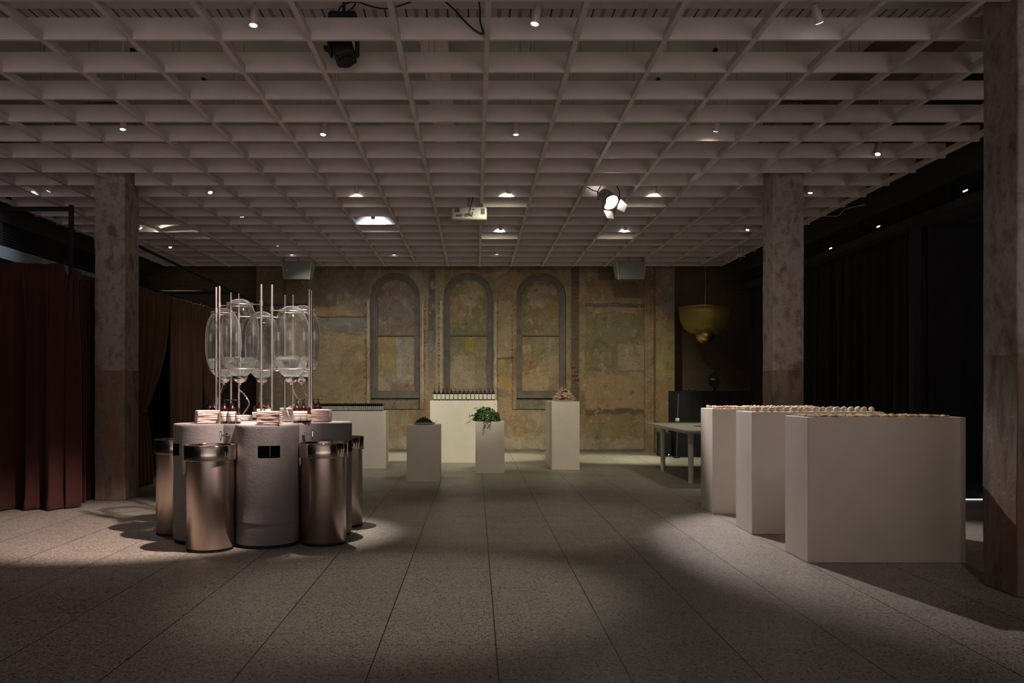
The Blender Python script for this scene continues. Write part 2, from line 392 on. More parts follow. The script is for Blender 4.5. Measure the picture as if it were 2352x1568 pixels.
# far wall with three arched niches
WX = [-1.687, -.147, 1.385]; RO = .565; ZS = 3.245; ZB = .898
XL, XR = -4.20, 3.83
def arch_pts(xc, r, zb, n=28):
    pts = [(xc-r, zb), (xc-r, (zb+ZS)/2)]
    for i in range(n+1):
        t = PI-PI*i/n; pts.append((xc+r*math.cos(t), ZS+r*math.sin(t)))
    pts += [(xc+r, (zb+ZS)/2), (xc+r, zb)]
    return pts
mb = MB(); TOP = 4.72
def wq(x0, x1, z0, z1): mb.add([(x0, W, z0), (x1, W, z0), (x1, W, z1), (x0, W, z1)], [(0, 1, 2, 3)])
edges = [XL]+[e for x in WX for e in (x-RO, x+RO)]+[XR]
for i in range(0, len(edges), 2): wq(edges[i], edges[i+1], 0, TOP)
for xc in WX:
    wq(xc-RO, xc+RO, 0, ZB)
    P = arch_pts(xc, RO, ZB)[2:-2]
    for a, b in zip(P[:-1], P[1:]):
        mb.add([(a[0], W, a[1]), (b[0], W, b[1]), (b[0], W, TOP), (a[0], W, TOP)], [(0, 1, 2, 3)])
    Q = arch_pts(xc, RO, ZB); n = len(Q)
    vs = [(p[0], W, p[1]) for p in Q]+[(p[0], W+.20, p[1]) for p in Q]
    mb.add(vs, [(i, (i+1) % n, n+(i+1) % n, n+i) for i in range(n)])
mb.box(XL, XR, W+.20, W+.30, 0, TOP)
def wp(px0, px1, py0, py1, c, rag=.12, soft=.06):
    a = at(px0, py1, W); b = at(px1, py0, W); return (a.x, b.x, a.z, b.z, c, rag, soft)
patches = [
    wp(1344, 1480, 715, 855, (.17, .165, .10), .16, .05), wp(1420, 1495, 790, 850, (.36, .27, .19), .1, .04),
    wp(1345, 1500, 862, 935, (.33, .23, .14), .25, .1), wp(1345, 1510, 938, 952, (.10, .07, .045), .12, .03),
    wp(1345, 1480, 960, 1035, (.24, .20, .11), .3, .1), wp(1143, 1178, 825, 892, (.40, .28, .08), .05, .02),
    wp(1139, 1154, 821, 823.5, (.03, .02, .02), .01, .005), wp(1161, 1176, 821, 823.5, (.03, .02, .02), .01, .005),
    wp(983, 1000, 620, 790, (.10, .09, .085), .04, .03), wp(984, 996, 760, 870, (.19, .20, .19), .05, .03),
    wp(700, 845, 730, 762, (.20, .19, .175), .1, .03), wp(700, 840, 765, 930, (.36, .275, .15), .25, .06),
    wp(700, 850, 620, 700, (.24, .19, .13), .3, .1), wp(1000, 1016, 720, 900, (.40, .31, .20), .06, .02),
    wp(965, 983, 790, 900, (.39, .31, .20), .06, .02), wp(1139, 1180, 690, 818, (.36, .28, .17), .15, .05),
    wp(700, 1500, 1005, 1040, (.36, .31, .23), .35, .1), wp(1345, 1480, 640, 695, (.22, .17, .10), .2, .08),
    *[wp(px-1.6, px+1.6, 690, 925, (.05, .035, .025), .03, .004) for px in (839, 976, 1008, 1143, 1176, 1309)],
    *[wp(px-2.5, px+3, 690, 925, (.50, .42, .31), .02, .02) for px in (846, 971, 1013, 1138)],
    wp(1344, 1500, 696, 705, (.08, .06, .045), .08, .02)]
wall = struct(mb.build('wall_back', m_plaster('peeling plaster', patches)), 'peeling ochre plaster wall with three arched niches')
# pilasters and wall returns
pil = m_plaster('pilaster plaster', [(3.8, 4.4, 2.87, 4.7, (.24, .235, .23), .12, .03), (3.8, 4.4, 1.50, 2.82, (.33, .29, .13), .25, .05), (3.8, 4.4, 0, 1.46, (.36, .25, .11), .2, .04)])
struct(MB().box(3.74, 4.13, 17.45, W+.3, 0, TOP).build('trim_3', pil, bevel=.008), 'ochre pilaster at the end of the plaster wall')
struct(MB().box(-4.53, -3.98, 17.40, W+.3, 0, TOP).build('trim_4', m_plaster('pilaster grey', [(-4.7, -3.9, 0, 4.7, (.21, .185, .13), .25, .08)]), bevel=.008), 'plaster pilaster behind the dispenser')
struct(MB().box(3.55, 3.74, W-.06, W+.1, 0, TOP).build('trim_5', pil), 'narrow plaster return')
# brick chase: recessed-looking strip of bare brick, and small features on the wall
a = at(1312, 1034, W); b = at(1330, 600, W)
struct(MB().box(a.x, b.x, W-.012, W+.02, 0, TOP).build('trim_6', m_brick('bare brick', (.12, .07, .042), (.06, .04, .028), (.19, .155, .11), .7)), 'vertical strip of bare brick')
mb = MB()
for x0, x1, py in ((700, 836, 727), (1345, 1500, 700)):
    a = at(x0, py, W); b = at(x1, py, W); mb.tube([(a.x+(b.x-a.x)*i/30, W-.012, a.z+random.uniform(-.006, .006)) for i in range(31)], .016, 8)
struct(mb.build('trim_7', M['framegrey']), 'broken horizontal mouldings on the plaster')
a = at(1374, 643, W); b = at(1409, 617, W)
vm = thing('wall_vent', 'small brown square vent high on the plaster wall', 'vent', ((a.x+b.x)/2, W, a.z))
vm2 = MB(); hw = (b.x-a.x)/2; hh = b.z-a.z
vm2.box(-hw, hw, -.03, .01, 0, .03).box(-hw, hw, -.03, .01, hh-.03, hh).box(-hw, -hw+.03, -.03, .01, .03, hh-.03).box(hw-.03, hw, -.03, .01, .03, hh-.03)
vm2.build('vent_frame', M['stem'], vm); MB().box(-hw+.03, hw-.03, -.012, 0, .03, hh-.03).build('vent_back', M['slab_dark'], vm)
mb = MB()                                              # bottom of wall: rubble skirt
for i in range(26):
    x = XL+(XR-XL)*i/26; mb.box(x, x+(XR-XL)/26, W-.015-random.random()*.015, W+.01, 0, .045+random.random()*.02)
struct(mb.build('baseboard_back', M['framegrey']), 'broken dark skirting')
# niches
def arch_band(m, xc, ri, ro, zi, zo, y0, y1):
    A = arch_pts(xc, ri, zi); B = arch_pts(xc, ro, zo); n = len(A)
    vs = [(p[0], y0, p[1]) for p in A]+[(p[0], y0, p[1]) for p in B]+[(p[0], y1, p[1]) for p in A]+[(p[0], y1, p[1]) for p in B]
    fs = []
    for i in range(n):
        j = (i+1) % n
        fs += [(i, j, n+j, n+i), (2*n+i, 2*n+j, 3*n+j, 3*n+i), (i, j, 2*n+j, 2*n+i), (n+i, n+j, 3*n+j, 3*n+i)]
    m.add(vs, fs); return m
PAN = [  # per window, panel patches as fractions (x, z)
    [(-.4, .4, 2.5, 3.7, (.20, .155, .125), .1, .04), (-.22, .4, 2.5, 3.7, (.23, .19, .15), .25, .03), (-.30, .25, 3.1, 3.7, (.27, .19, .15), .35, .08),
     (-.4, -.02, 1.55, 2.45, (.34, .27, .11), .05, .05), (-.02, .4, 1.55, 2.45, (.33, .30, .23), .06, .05), (.0, .12, 1.55, 2.35, (.36, .35, .30), .05, .05),
     (-.4, .4, 1.25, 1.62, (.42, .33, .25), .22, .02), (-.1, .4, 1.25, 1.45, (.24, .12, .07), .25, .08)],
    [(-.4, .4, 2.5, 3.7, (.23, .21, .10), .1, .05), (-.4, -.05, 2.75, 3.3, (.42, .33, .21), .4, .02), (-.1, .25, 3.15, 3.65, (.42, .33, .21), .4, .02),
     (-.4, .4, 1.9, 2.45, (.27, .23, .11), .05, .05), (-.08, .12, 2.1, 2.45, (.42, .31, .05), .06, .05), (-.4, .14, 1.25, 2.02, (.42, .33, .22), .28, .015),
     (.12, .4, 1.25, 2.02, (.25, .215, .14), .12, .02)],
    [(-.4, .4, 2.5, 3.7, (.20, .17, .10), .1, .05), (-.2, .35, 3.1, 3.55, (.38, .30, .20), .4, .02), (-.4, .4, 1.9, 2.45, (.22, .205, .115), .05, .05),
     (-.4, .15, 1.25, 1.72, (.42, .32, .19), .35, .02), (.05, .4, 1.6, 2.0, (.38, .28, .17), .3, .02), (-.4, -.2, 1.95, 2.25, (.40, .31, .20), .2, .02)]]
for k, xc in enumerate(WX):
    wn = struct(empty('window_%d' % (k+1), (0, 0, 0)), ['left', 'middle', 'right'][k]+' arched blind window with flaking sash panels')
    arch_band(MB(), xc, .52, .60, ZB, ZB, W-.03, W+.02).build('architrave', wall.data.materials[0], wn)
    m = MB(); arch_band(m, xc, .475, .563, 1.19, 1.132, W+.06, W+.199); arch_band(m, xc, .43, .476, 1.24, 1.19, W+.09, W+.198)
    m.build('window_frame', M['framegrey'], wn)
    m = MB(); arch_band(m, xc, .395, .432, 1.283, 1.24, W+.12, W+.197); sh_ = m.build('sash', M['framegrey'], wn)
    MB().box(xc-.395, xc+.395, W+.11, W+.19, 2.445, 2.485).build('meeting_rail', M['framegrey'], sh_)
    MB().box(xc-.56, xc+.56, W+.14, W+.195, ZB, 1.131).build('apron', m_plaster('apron%d' % k, [(-9, 9, 0, 2, (.21, .20, .155), .1, .05)]), wn)
    P = arch_pts(xc, .397, 1.28)
    MB().add([(p[0], W+.165, p[1]) for p in P], [tuple(range(len(P)))]).build('panel', m_plaster('panel%d' % k, [(xc+q[0], xc+q[1])+q[2:] for q in PAN[k]]), wn)
# side bays: dark brick beyond
DB = 18.35
dk = m_brick('dark brick', (.17, .10, .07), (.125, .08, .055), (.15, .12, .08), .9)
struct(MB().box(4.13, 9.5, DB, DB+.2, 0, TOP).build('wall_back_right', dk), 'dark old brick wall behind the black drape')
struct(MB().box(-12, -4.53, DB, DB+.2, 0, TOP).build('wall_back_left', dk), 'dark brick wall behind the curtains')
# side bulkheads with louvre bands
def bulk(x, sgn, zb, mat_lip, y0, y1, name, mname, lip):
    xo = x+sgn*.5
    m = MB(); m.box(min(x, xo), max(x, xo), y0, y1, 3.60, TOP); struct(m.build('trim_%d' % name, M['charcoal']), mname+' dark upper bulkhead')
    m = MB(); m.box(min(x, xo), max(x, xo), y0, y1, zb, zb+lip); struct(m.build('trim_%d' % (name+1), mat_lip), mname+' soffit beam')
    v = thing('louvre_vent', mname+' long dark louvred ventilation band', 'vent', (x+sgn*.03, 0, zb+lip))
    h = 3.60-(zb+lip); m = MB(); n = 9
    for i in range(n):
        z = h*(i+.5)/n; m.obox((sgn*.02, (y0+y1)/2, z), (.004, y1-y0, h/n*1.0), Matrix.Rotation(sgn*.6, 3, 'Y'))
    m.build('louvre_slats', M['black'], v)
    y = y0+.4
    while y < y1: MB().box(-.012, .012, y, y+.02, 0.001, h-.001).build('mullion', M['charcoal'], v); y += 1.1
    MB().box(sgn*.08-.01, sgn*.08+.01, y0, y1, .001, h-.001).build('vent_back', M['blackdeep'], v)
bulk(5.20, 1, 3.27, M['charcoal'], -1, 16.8, 8, 'right', .10)
bulk(-6.45, -1, 3.10, M['bluelit'], -1, 16.8, 10, 'left', .17)
struct(MB().box(-7.4, -7.2, -5, DB, 0, TOP).build('wall_left', M['charcoal']), 'dark wall behind the curtains')
struct(MB().box(9.4, 9.5, -5, DB, 0, TOP).build('wall_right', M['charcoal']), 'dark side wall')

# ------------------------------------------------------------------ CEILING GRID
ZG = HC+2.48; GH = .158
GX = [.083+.634*n for n in range(-10, 8)]+[4.97]
GY = [6.0+.612*k for k in range(-8, 19)]
grid = thing('ceiling_grid', 'white open grid of deep blades hung under the whole ceiling', 'ceiling grid', (0, 0, ZG))
for y in GY:
    x0 = -6.33; x1 = 5.05
    if y > 16.9 or 16.35 < y < 16.5: x1 = 4.98
    MB().box(x0, x1, y-.015, y+.015, .002, GH).build('cross_blade', M['grid'], grid)
for x in GX:
    MB().box(x-.019, x+.019, GY[0]-.3, GY[-1]+.06, 0, .055).build('long_blade', M['grid'], grid)

# ------------------------------------------------------------------ COLUMNS
def column(x0, x1, y0, y1, label):
    t = thing('concrete_column', label, 'column', ((x0+x1)/2, (y0+y1)/2, 0))
    cx, cy = (x0+x1)/2, (y0+y1)/2; m = MB(); n = 24
    prev = None; rows = []
    for j in range(n+1):
        z = 4.7*j/n
        q = [random.uniform(-.003, .003) for _ in range(4)]
        rows += [(x0-cx+q[0], y0-cy+q[1], z), (x1-cx+q[2], y0-cy+q[1], z), (x1-cx+q[2], y1-cy+q[3], z), (x0-cx+q[0], y1-cy+q[3], z)]
    fs = [(4*j+i, 4*j+(i+1) % 4, 4*j+4+(i+1) % 4, 4*j+4+i) for j in range(n) for i in range(4)]
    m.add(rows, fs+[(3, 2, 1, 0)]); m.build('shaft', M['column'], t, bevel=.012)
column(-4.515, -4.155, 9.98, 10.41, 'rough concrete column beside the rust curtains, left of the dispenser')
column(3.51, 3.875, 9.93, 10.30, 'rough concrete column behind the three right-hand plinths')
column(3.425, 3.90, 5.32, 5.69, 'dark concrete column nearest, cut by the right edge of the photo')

# ------------------------------------------------------------------ LIGHT FITTINGS
def spot(name, loc, target, energy, col, size, blend=.6, rad=.03, parent=None):
    l = bpy.data.lights.new(name, 'SPOT'); l.energy = energy; l.color = col; l.spot_size = math.radians(size); l.spot_blend = blend; l.shadow_soft_size = rad
    o = bpy.data.objects.new(name, l); COL.objects.link(o); o.location = loc
    o.rotation_euler = (Vector(target)-Vector(loc)).to_track_quat('-Z', 'Y').to_euler()
    if parent is not None:
        o.parent = parent; o.matrix_parent_inverse = Matrix.Translation(-Vector(parent.location))
    return o
def downlight(px, py, H, tgt, energy, col, size, label, lens='lens', blend=.7, L=.13, r=.029, spill=0):
    wash = spill > 0
    d = F*H/(CY-py)
    for y in GY:
        if abs(d-y) < .085: d = y-.085 if (wash or d < y) else y+.085
    X = (px-CX)*d/F
    for x in GX:
        if abs(X-x) < .06: X = x+(.06 if X >= x else -.06)
    p = Vector((X, d, HC+H)); tgt = Vector(tgt if tgt else (X, d+.001, 0)); dr = (tgt-p).normalized()
    vis = Vector((dr.x, dr.y, dr.z))
    if vis.z > -.80:                                   # bodies swivel only so far
        hxy = math.hypot(vis.x, vis.y); vis = Vector((vis.x/hxy*.6, vis.y/hxy*.6, -.8))
    t = thing('ceiling_spotlight', label, 'spotlight', p)
    MB().cyl(-vis*L, (0, 0, 0), r, n=24).build('lamp_body', M['grid'], t)
    MB().cyl(vis*.0005, vis*.003, r*.86, n=24).build('lens', M[lens], t)
    top = -vis*(L-.02)
    MB().cyl(top, (top.x, top.y, .42), .006, n=8).cyl((top.x, top.y, .42), (top.x, top.y, .9-.01), .010, n=8).build('stem', M['grid'], t)
    if energy: spot('lamp_glow', p+vis*.02, tgt, energy, col, size, blend, .028, t)
    if spill: spot('lamp_spill', p+vis*.02, tgt, spill, col, 112, .9, .028, t)     # scattered light around the beam
    return p
DL = [
 (582, 58, 2.50, (-1.7, 5.4, 0), 26, PINK, 60, 'large lit ceiling spotlight at the top left, nearest the camera', 'lens'),
 (1228, 55, 2.50, (-.35, 5.5, 0), 150, (1, .92, .78), 46, 'large lit ceiling spotlight tilted left near top centre', 'lens'),
 (1882, 52, 2.52, (4.2, 7.5, 0), 5, PINK, 60, 'large ceiling spotlight seen edge-on at the top right', 'lens'),
 (282, 297, 2.50, (-3.4, 7.9, 0), 55, PINK, 75, 'cool lit ceiling spotlight above the left curtain', 'lensb'),
 (742, 309, 2.50, (-1.85, 7.75, 0), 800, NEUT, 38, 'lit ceiling spotlight directly above the dispenser counter', 'lens'),
 (1185, 309, 2.50, (.40, 8.4, 0), 90, WARM, 55, 'lit ceiling spotlight over the middle of the open floor', 'lens'),
 (1644, 300, 2.51, (2.3, 10.9, .3), 45, WARM, 60, 'unlit-looking ceiling spotlight turned away above the middle right bay', 'lens', 22),
 (2016, 357, 2.50, (3.4, 8.2, 1.0), 30, PINK, 60, 'tilted ceiling spotlight near the right edge of the grid', 'lens'),
 (819, 443, 2.51, (-1.9, 13.9, .7), 130, WARM, 48, 'ceiling spotlight turned to the back with a white glow, left of centre', 'lens', 55),
 (1168, 443, 2.51, (-.15, 15.0, .9), 440, GRN, 44, 'ceiling spotlight turned to the back with a white glow, right of the projector', 'lens', 70),
 (1510, 443, 2.51, (1.6, 14.3, .9), 185, WARM, 38, 'ceiling spotlight turned to the back, beside the bright stage lamp', 'lens', 60),
 (483, 442, 2.50, (-2.3, 9.5, 1.0), 22, PINK, 60, 'ceiling spotlight tipped right, seen edge-on left of centre', 'lens'),
 (112, 438, 2.50, (-6.45, 11.0, 3.2), 40, COOL, 70, 'ceiling spotlight tipped left by the left edge of the grid', 'lens'),
 (556, 498, 2.50, (-3.4, 13.2, 0), 30, COOL, 75, 'cool lit ceiling spotlight above the dispenser poles', 'lensb'),
 (857, 502, 2.51, (-1.7, 17.6, 1.4), 150, COOL, 60, 'small ceiling spotlight with a bluish glow behind it', 'lensb', 60),
 (1150, 527, 2.51, (-.1, 17.7, 1.6), 170, WARM, 62, 'small ceiling spotlight with a white glow just right of the projector', 'lens', 50),
 (323, 524, 2.50, (-2.2, 13.75, 2.6), 14, WARM, 60, 'lit ceiling spotlight just right of the left column head', 'lens', 70),
 (391, 568, 2.50, (-4.6, 14.0, 0), 25, WARM, 60, 'small tilted lit ceiling spotlight far left', 'lens'),
 (638, 563, 2.50, (-2.6, 17.7, 1.4), 120, WARM, 65, 'small lit ceiling spotlight far back, upper of two above the left box', 'lens'),
 (670, 585, 2.50, (-3.2, 16.5, 0), 55, WARM, 65, 'small lit ceiling spotlight right above the left hanging box', 'lens'),
 (905, 585, 2.50, (-1.6, 16.4, 0), 480, GRN, 36, 'small lit ceiling spotlight above the left arched window', 'lens'),
 (1141, 584, 2.50, (.45, 16.3, 0), 560, GRN, 36, 'small lit ceiling spotlight above the middle arched window', 'lens'),
 (1388, 576, 2.50, (2.6, 15.9, 0), 480, GRN, 38, 'small lit ceiling spotlight left of the right hanging box', 'lens'),
 (1634, 576, 2.50, (3.7, 15.6, .0), 420, GRN, 40, 'small lit ceiling spotlight above the hanging bowl lamp', 'lens'),
 (1717, 528, 2.50, (3.45, 12.7, .7), 110, WARM, 60, 'small lit ceiling spotlight left of the right column', 'lens'),
 (1861, 443, 2.50, (3.9, 10.5, 0), 35, PINK, 65, 'small lit ceiling spotlight right of the right column', 'lens'),
 (1436, 527, 2.51, (2.3, 17.7, 1.3), 360, WARM, 60, 'small ceiling spotlight with a soft wash, right back of the stage lamp', 'lens', 50),
]
for a_ in DL:
    downlight(a_[0], a_[1], a_[2], a_[3], a_[4], a_[5], a_[6], a_[7], a_[8], spill=(a_[9] if len(a_) > 9 else 0))
# unseen lamp added above the frame to brighten the near right plinth
downlight(2606, -586, 2.50, (3.15, 6.4, .65), 38, (1, .86, .76), 46, 'added unseen ceiling spotlight, just above the frame on the right', 'lens')
# recessed lights in the right bulkhead
for px, py in ((2220, 438), (2020, 520), (1910, 570)):
    k = 5.19*F/(px-CX); p = Vector((5.19, k, HC-(py-CY)*k/F))
    t = thing('bulkhead_light', 'tiny bright light on the right dark bulkhead, '+{2220: 'nearest', 2020: 'middle', 1910: 'farthest'}[px]+' of three', 'light', p)
    MB().box(-.012, .004, -.05, .05, -.012, .012).build('lamp_body', M['black'], t)
    MB().box(-.016, -.0125, -.04, .04, -.006, .006).build('lens', M['lens'], t)

# moving head lamp over the counter (pink key)
d = 6.32; p = at(790, 147, d); px_ = p.x
t = thing('moving_head_lamp', 'black moving-head stage lamp hung through the grid at the top', 'stage lamp', (px_, d, p.z))
MB().box(-.105, .105, -.10, .10, .22, .36).build('base_box', M['black'], t, bevel=.02)
MB().box(-.112, -.088, -.05, .05, .06, .225).box(.088, .112, -.05, .05, .06, .225).build('yoke', M['black'], t, bevel=.01)
mm = Matrix.Rotation(-.28, 3, 'Y') @ Matrix.Rotation(-.25, 3, 'X')
hd_ = MB().obox((0, 0, .09), (.155, .17, .15), mm).build('head', M['black'], t, bevel=.025)
MB().cyl(mm @ Vector((0, 0, -.0755))+Vector((0, 0, .09)), mm @ Vector((0, 0, -.095))+Vector((0, 0, .09)), .06, n=24).build('lens_ring', M['cap'], hd_)
MB().box(-.114, -.1125, -.08, -.03, .12, .17).build('sticker', M['yellow'], t)
MB().cyl((0, 0, .36), (0, 0, .80), .012, n=8).build('hanger', M['black'], t)
spot('lamp_glow', (px_-.03, d+.1, ZG-.11), (-3.15, 7.9, 0), 1300, (1, .75, .67), 44, .55, .035, t)
mb = MB()
mb.tube(curve_pts([at(775, 36, 6.3), at(781, 18, 6.3), at(800, 6, 6.28), at(818, 4, 6.26)]), .006)
mb.tube(curve_pts([at(778, 38, 6.3), at(800, 26, 6.3), at(815, 12, 6.3), at(818, 3, 6.26), at(850, 14, 6.3), at(880, 20, 6.3), at(905, 17, 6.3), at(945, 4, 6.3)]), .006)
tag(mb.build('power_cable', M['cap']), 'black cable looping above the grid to the moving-head lamp', 'cable')
mb = MB(); mb.tube(curve_pts([at(1022, 3, 5.96), at(1045, 24, 5.95), at(1075, 56, 5.95), at(1100, 75, 5.95), at(1112, 77, 5.95)]), .006)
mb.tube(curve_pts([at(1100, 3, 5.96), at(1103, 25, 5.95), at(1103, 48, 5.95), at(1108, 68, 5.95), at(1112, 77, 5.95)]), .006)
tag(mb.build('power_cable', M['cap']), 'black cable hanging in a V loop beside the centre blade', 'cable')

# par can with barn doors, the bright stage lamp
d = 10.60; X = (1398-CX)*d/F; Z = HC+(CY-459)*d/F
t = thing('stage_lamp', 'bright glaring stage lamp with barn doors hanging under the grid', 'stage lamp', (X, d, Z))
aim = Vector((3.4, 7.1, .4))-Vector((X, d, Z)); aim.normalize()
q = aim.to_track_quat('Z', 'Y').to_matrix()
prof = [(.03, -.17), (.07, -.16), (.09, -.10), (.095, 0), (.105, .03), (.108, .07), (.10, .075), (.098, .04), (.088, -.02)]
MB().lathe(prof, (0, 0, 0), 28, True, q).build('lamp_body', M['steel'], t)
MB().cyl(q @ Vector((0, 0, .01)), q @ Vector((0, 0, .02)), .088, n=28).build('lens', M['lensp'], t)
for i, an in enumerate((0, PI/2, PI, -PI/2)):
    R = q @ Matrix.Rotation(an, 3, 'Z'); tl = .42
    a0 = R @ Vector((.108, -.07, .078)); a1 = R @ Vector((.108, .07, .078)); b1 = R @ Vector((.108+.12*math.sin(tl), .05, .078+.12*math.cos(tl))); b0 = R @ Vector((.108+.12*math.sin(tl), -.05, .078+.12*math.cos(tl)))
    nrm = (a1-a0).cross(b0-a0).normalized()*.002
    MB().add([a0, a1, b1, b0, a0+nrm, a1+nrm, b1+nrm, b0+nrm], [(0,1,2,3),(7,6,5,4),(0,4,5,1),(1,5,6,2),(2,6,7,3),(3,7,4,0)]).build('barn_door', M['steel'], t)
MB().tube([(-.13, 0, 0), (-.14, 0, .10), (-.09, .0, .2), (0, 0, .235), (.09, 0, .2), (.14, 0, .10), (.13, 0, 0)], .007).build('yoke', M['cap'], t)
MB().cyl((0, 0, .23), (0, 0, .62), .012, n=10).build('hanger', M['cap'], t)
MB().tube(curve_pts([(.0, .0, .24), (.12, .02, .27), (.20, .03, .34), (.21, .03, .42), (.17, .03, .5)]), .004).tube(curve_pts([(-.08, 0, -.04), (-.12, .03, .10), (-.2, .03, .13), (-.30, .02, .19)]), .006).build('cable', M['cap'], t)
spot('lamp_glow', Vector((X, d, Z))+aim*.06, (3.3, 7.4, .4), 880, (1, .87, .85), 46, .55, .04, t)

# projector
t = thing('projector', 'off-white projector hanging under the grid seen from behind', 'projector', (-.09, 11.48, HC+2.27))
b = MB().box(-.243, .243, -.18, .18, 0, .175).build('casing', M['projector'], t, bevel=.03); b.modifiers[0].segments = 4
m = MB()
for i in range(8): m.box(-.185+i*.008, -.181+i*.008, -.184, -.179, .10, .155)
for i in range(7): m.box(.165+i*.008, .169+i*.008, -.184, -.179, .07, .15)
m.build('vent_slots', M['cap'], b)
m = MB()
for x0, x1, z0, z1 in ((-.17, -.09, .045, .055), (-.17, -.08, .06, .066), (-.06, .0, .045, .055), (-.06, .01, .062, .068), (-.055, .005, .072, .082), (.02, .05, .045, .06), (.03, .06, .07, .078), (.05, .075, .13, .142), (-.12, -.08, .075, .08), (.045, .06, .085, .10)):
    m.box(x0, x1, -.184, -.179, z0, z1)
m.build('sockets', M['cap'], b)
MB().cyl((0, 0, .17), (0, 0, .62), .014, n=10).box(-.06, .03, -.06, .06, .172, .20).build('ceiling_mount', M['boxwhite'], t)
MB().tube(curve_pts([(.02, -.19, .055), (.02, -.2, .12), (.03, -.16, .2), (.06, -.1, .32)]), .005).build('cable', M['cap'], t)
MB().box(.06, .11, -.12, -.09, -.002, .001).box(-.15, -.10, -.10, -.06, -.002, .001).build('underside_stickers', M['stem'], b)

# hanging grey boxes near the back
def hangbox(px, py, label, knob):
    p = at(px, py, 16.2); sgn = 1 if px < CX else -1
    t = thing('hanging_box', label, 'speaker box', p, .0)
    vs = [(-.235, 0, 0), (.235, 0, 0), (.235, .30, .06), (-.235, .30, .06), (-.275, -.03, .33), (.275, -.03, .33), (.275, .34, .33), (-.275, .34, .33)]
    MB().add(vs, [(3, 2, 1, 0), (4, 5, 6, 7), (0, 1, 5, 4), (1, 2, 6, 5), (2, 3, 7, 6), (3, 0, 4, 7)]).build('housing', M['boxgrey'], t, bevel=.006)
    for s_ in (-1, 1):
        m = MB(); x0 = .236*s_; x1 = .276*s_; e = .012*s_
        m.add([(x0, -.015, -.01), (x1, -.045, .33), (x1, .35, .33), (x0, .31, .05), (x0+e, -.015, -.01), (x1+e, -.045, .33), (x1+e, .35, .33), (x0+e, .31, .05)], [(0,1,2,3),(7,6,5,4),(0,4,5,1),(1,5,6,2),(2,6,7,3),(3,7,4,0)])
        m.build('side_plate', M['boxwhite'], t)
    MB().cyl((knob, -.02, .17), (knob, -.034, .17), .014, n=12).build('knob', M['boxwhite'], t)
    MB().cyl((0, .12, .33), (0, .12, 4.72-p.z), .012, n=10).build('hanger', M['boxwhite'], t)
hangbox(682, 641, 'grey hanging box under the grid at the back left', -.19)
hangbox(1449, 641, 'grey hanging box under the grid at the back right', .17)
# small dome camera
p = at(1702, 597, 15.1)
t = thing('dome_camera', 'small dark dome camera at the right end of the grid', 'camera', p)
MB().cyl((0, 0, .05), (0, 0, .10), .07, n=20).build('mount', M['grid'], t)
MB().lathe([(.055, .05), (.052, .02), (.035, -.005), (.001, -.015)], n=20).build('dome', M['cap'], t)
MB().cyl((0, 0, .1), (0, 0, 4.72-p.z), .012, n=8).build('stem', M['grid'], t)
# pendant bowl lamp
p = at(1620, 706, 16.6)
t = thing('pendant_lamp', 'large brass-coloured translucent bowl lamp with a ball beneath', 'pendant lamp', (p.x, 16.6, p.z-.53))
MB().lathe([(.20, .0), (.32, .045), (.42, .13), (.485, .27), (.51, .42), (.512, .53), (.507, .53), (.505, .42), (.48, .275), (.415, .135), (.316, .05), (.20, .006)], n=56).build('bowl', M['brassmesh'], t)
MB().tube([(.51*math.cos(i/40*2*PI), .51*math.sin(i/40*2*PI), .53) for i in range(40)], .006, 6, True).build('rim', M['brass'], t)
MB().ball((0, 0, .0), .185, 28, 18).build('ball', M['brass'], t)
MB().cyl((0, 0, .18), (0, 0, 1.6), .004, n=6).build('cord', M['brass'], t)

# services above grid
tr = thing('cable_tray', 'perforated white cable tray above the near end of the grid', 'cable tray', (0, 6.6, HC+2.90))
MB().box(-6.3, 5.0, -.17, .20, 0, .006).build('tray_floor', M['tray'], tr)
MB().box(-6.3, 5.0, -.176, -.17, 0, .075).box(-6.3, 5.0, .20, .206, 0, .075).build('tray_side', M['grid'], tr)
m = MB(); x = -6.1
while x < 4.9: m.cyl((x, .21, .07), (x, .21, .4), .005, n=6); x += 1.35
m.build('hanger_rods', M['black'], tr)
m = MB()
for y in (7.0, 7.6, 8.25, 8.85):
    x = -5.9+random.random()*.6
    while x < 4.8:
        m.cyl((x, y, ZG+GH-.02), (x, y, 4.72), .0018, n=5); x += random.uniform(.5, 1.1)
tag(m.build('suspension_wires', M['slab_dark']), 'thin wires holding the white grid from the slab', 'wires', kind='stuff')
for i, (x, y, an) in enumerate([(-2.2, 6.95, .35), (-3.0, 7.5, .35), (.85, 7.55, -.1), (-1.3, 7.45, .3), (2.1, 7.5, -.55), (3.6, 6.95, -.5), (1.75, 8.2, -.4), (-2.6, 8.2, .3)]):
    m = MB().obox((0, 0, 0), (.03, .30, .03), Matrix.Rotation(0, 3, 'Z'))
    tag(m.build('lighting_track', M['black'], None, loc=(x, y, 4.28)), 'short dark lighting track above the grid, '+['beside the left large spotlight', 'far left', 'right of the centre blade', 'left of the moving-head lamp line', 'right of centre', 'at the top right', 'deeper in, right of centre', 'deeper in, left of centre'][i], 'track', 'short tracks above the grid')

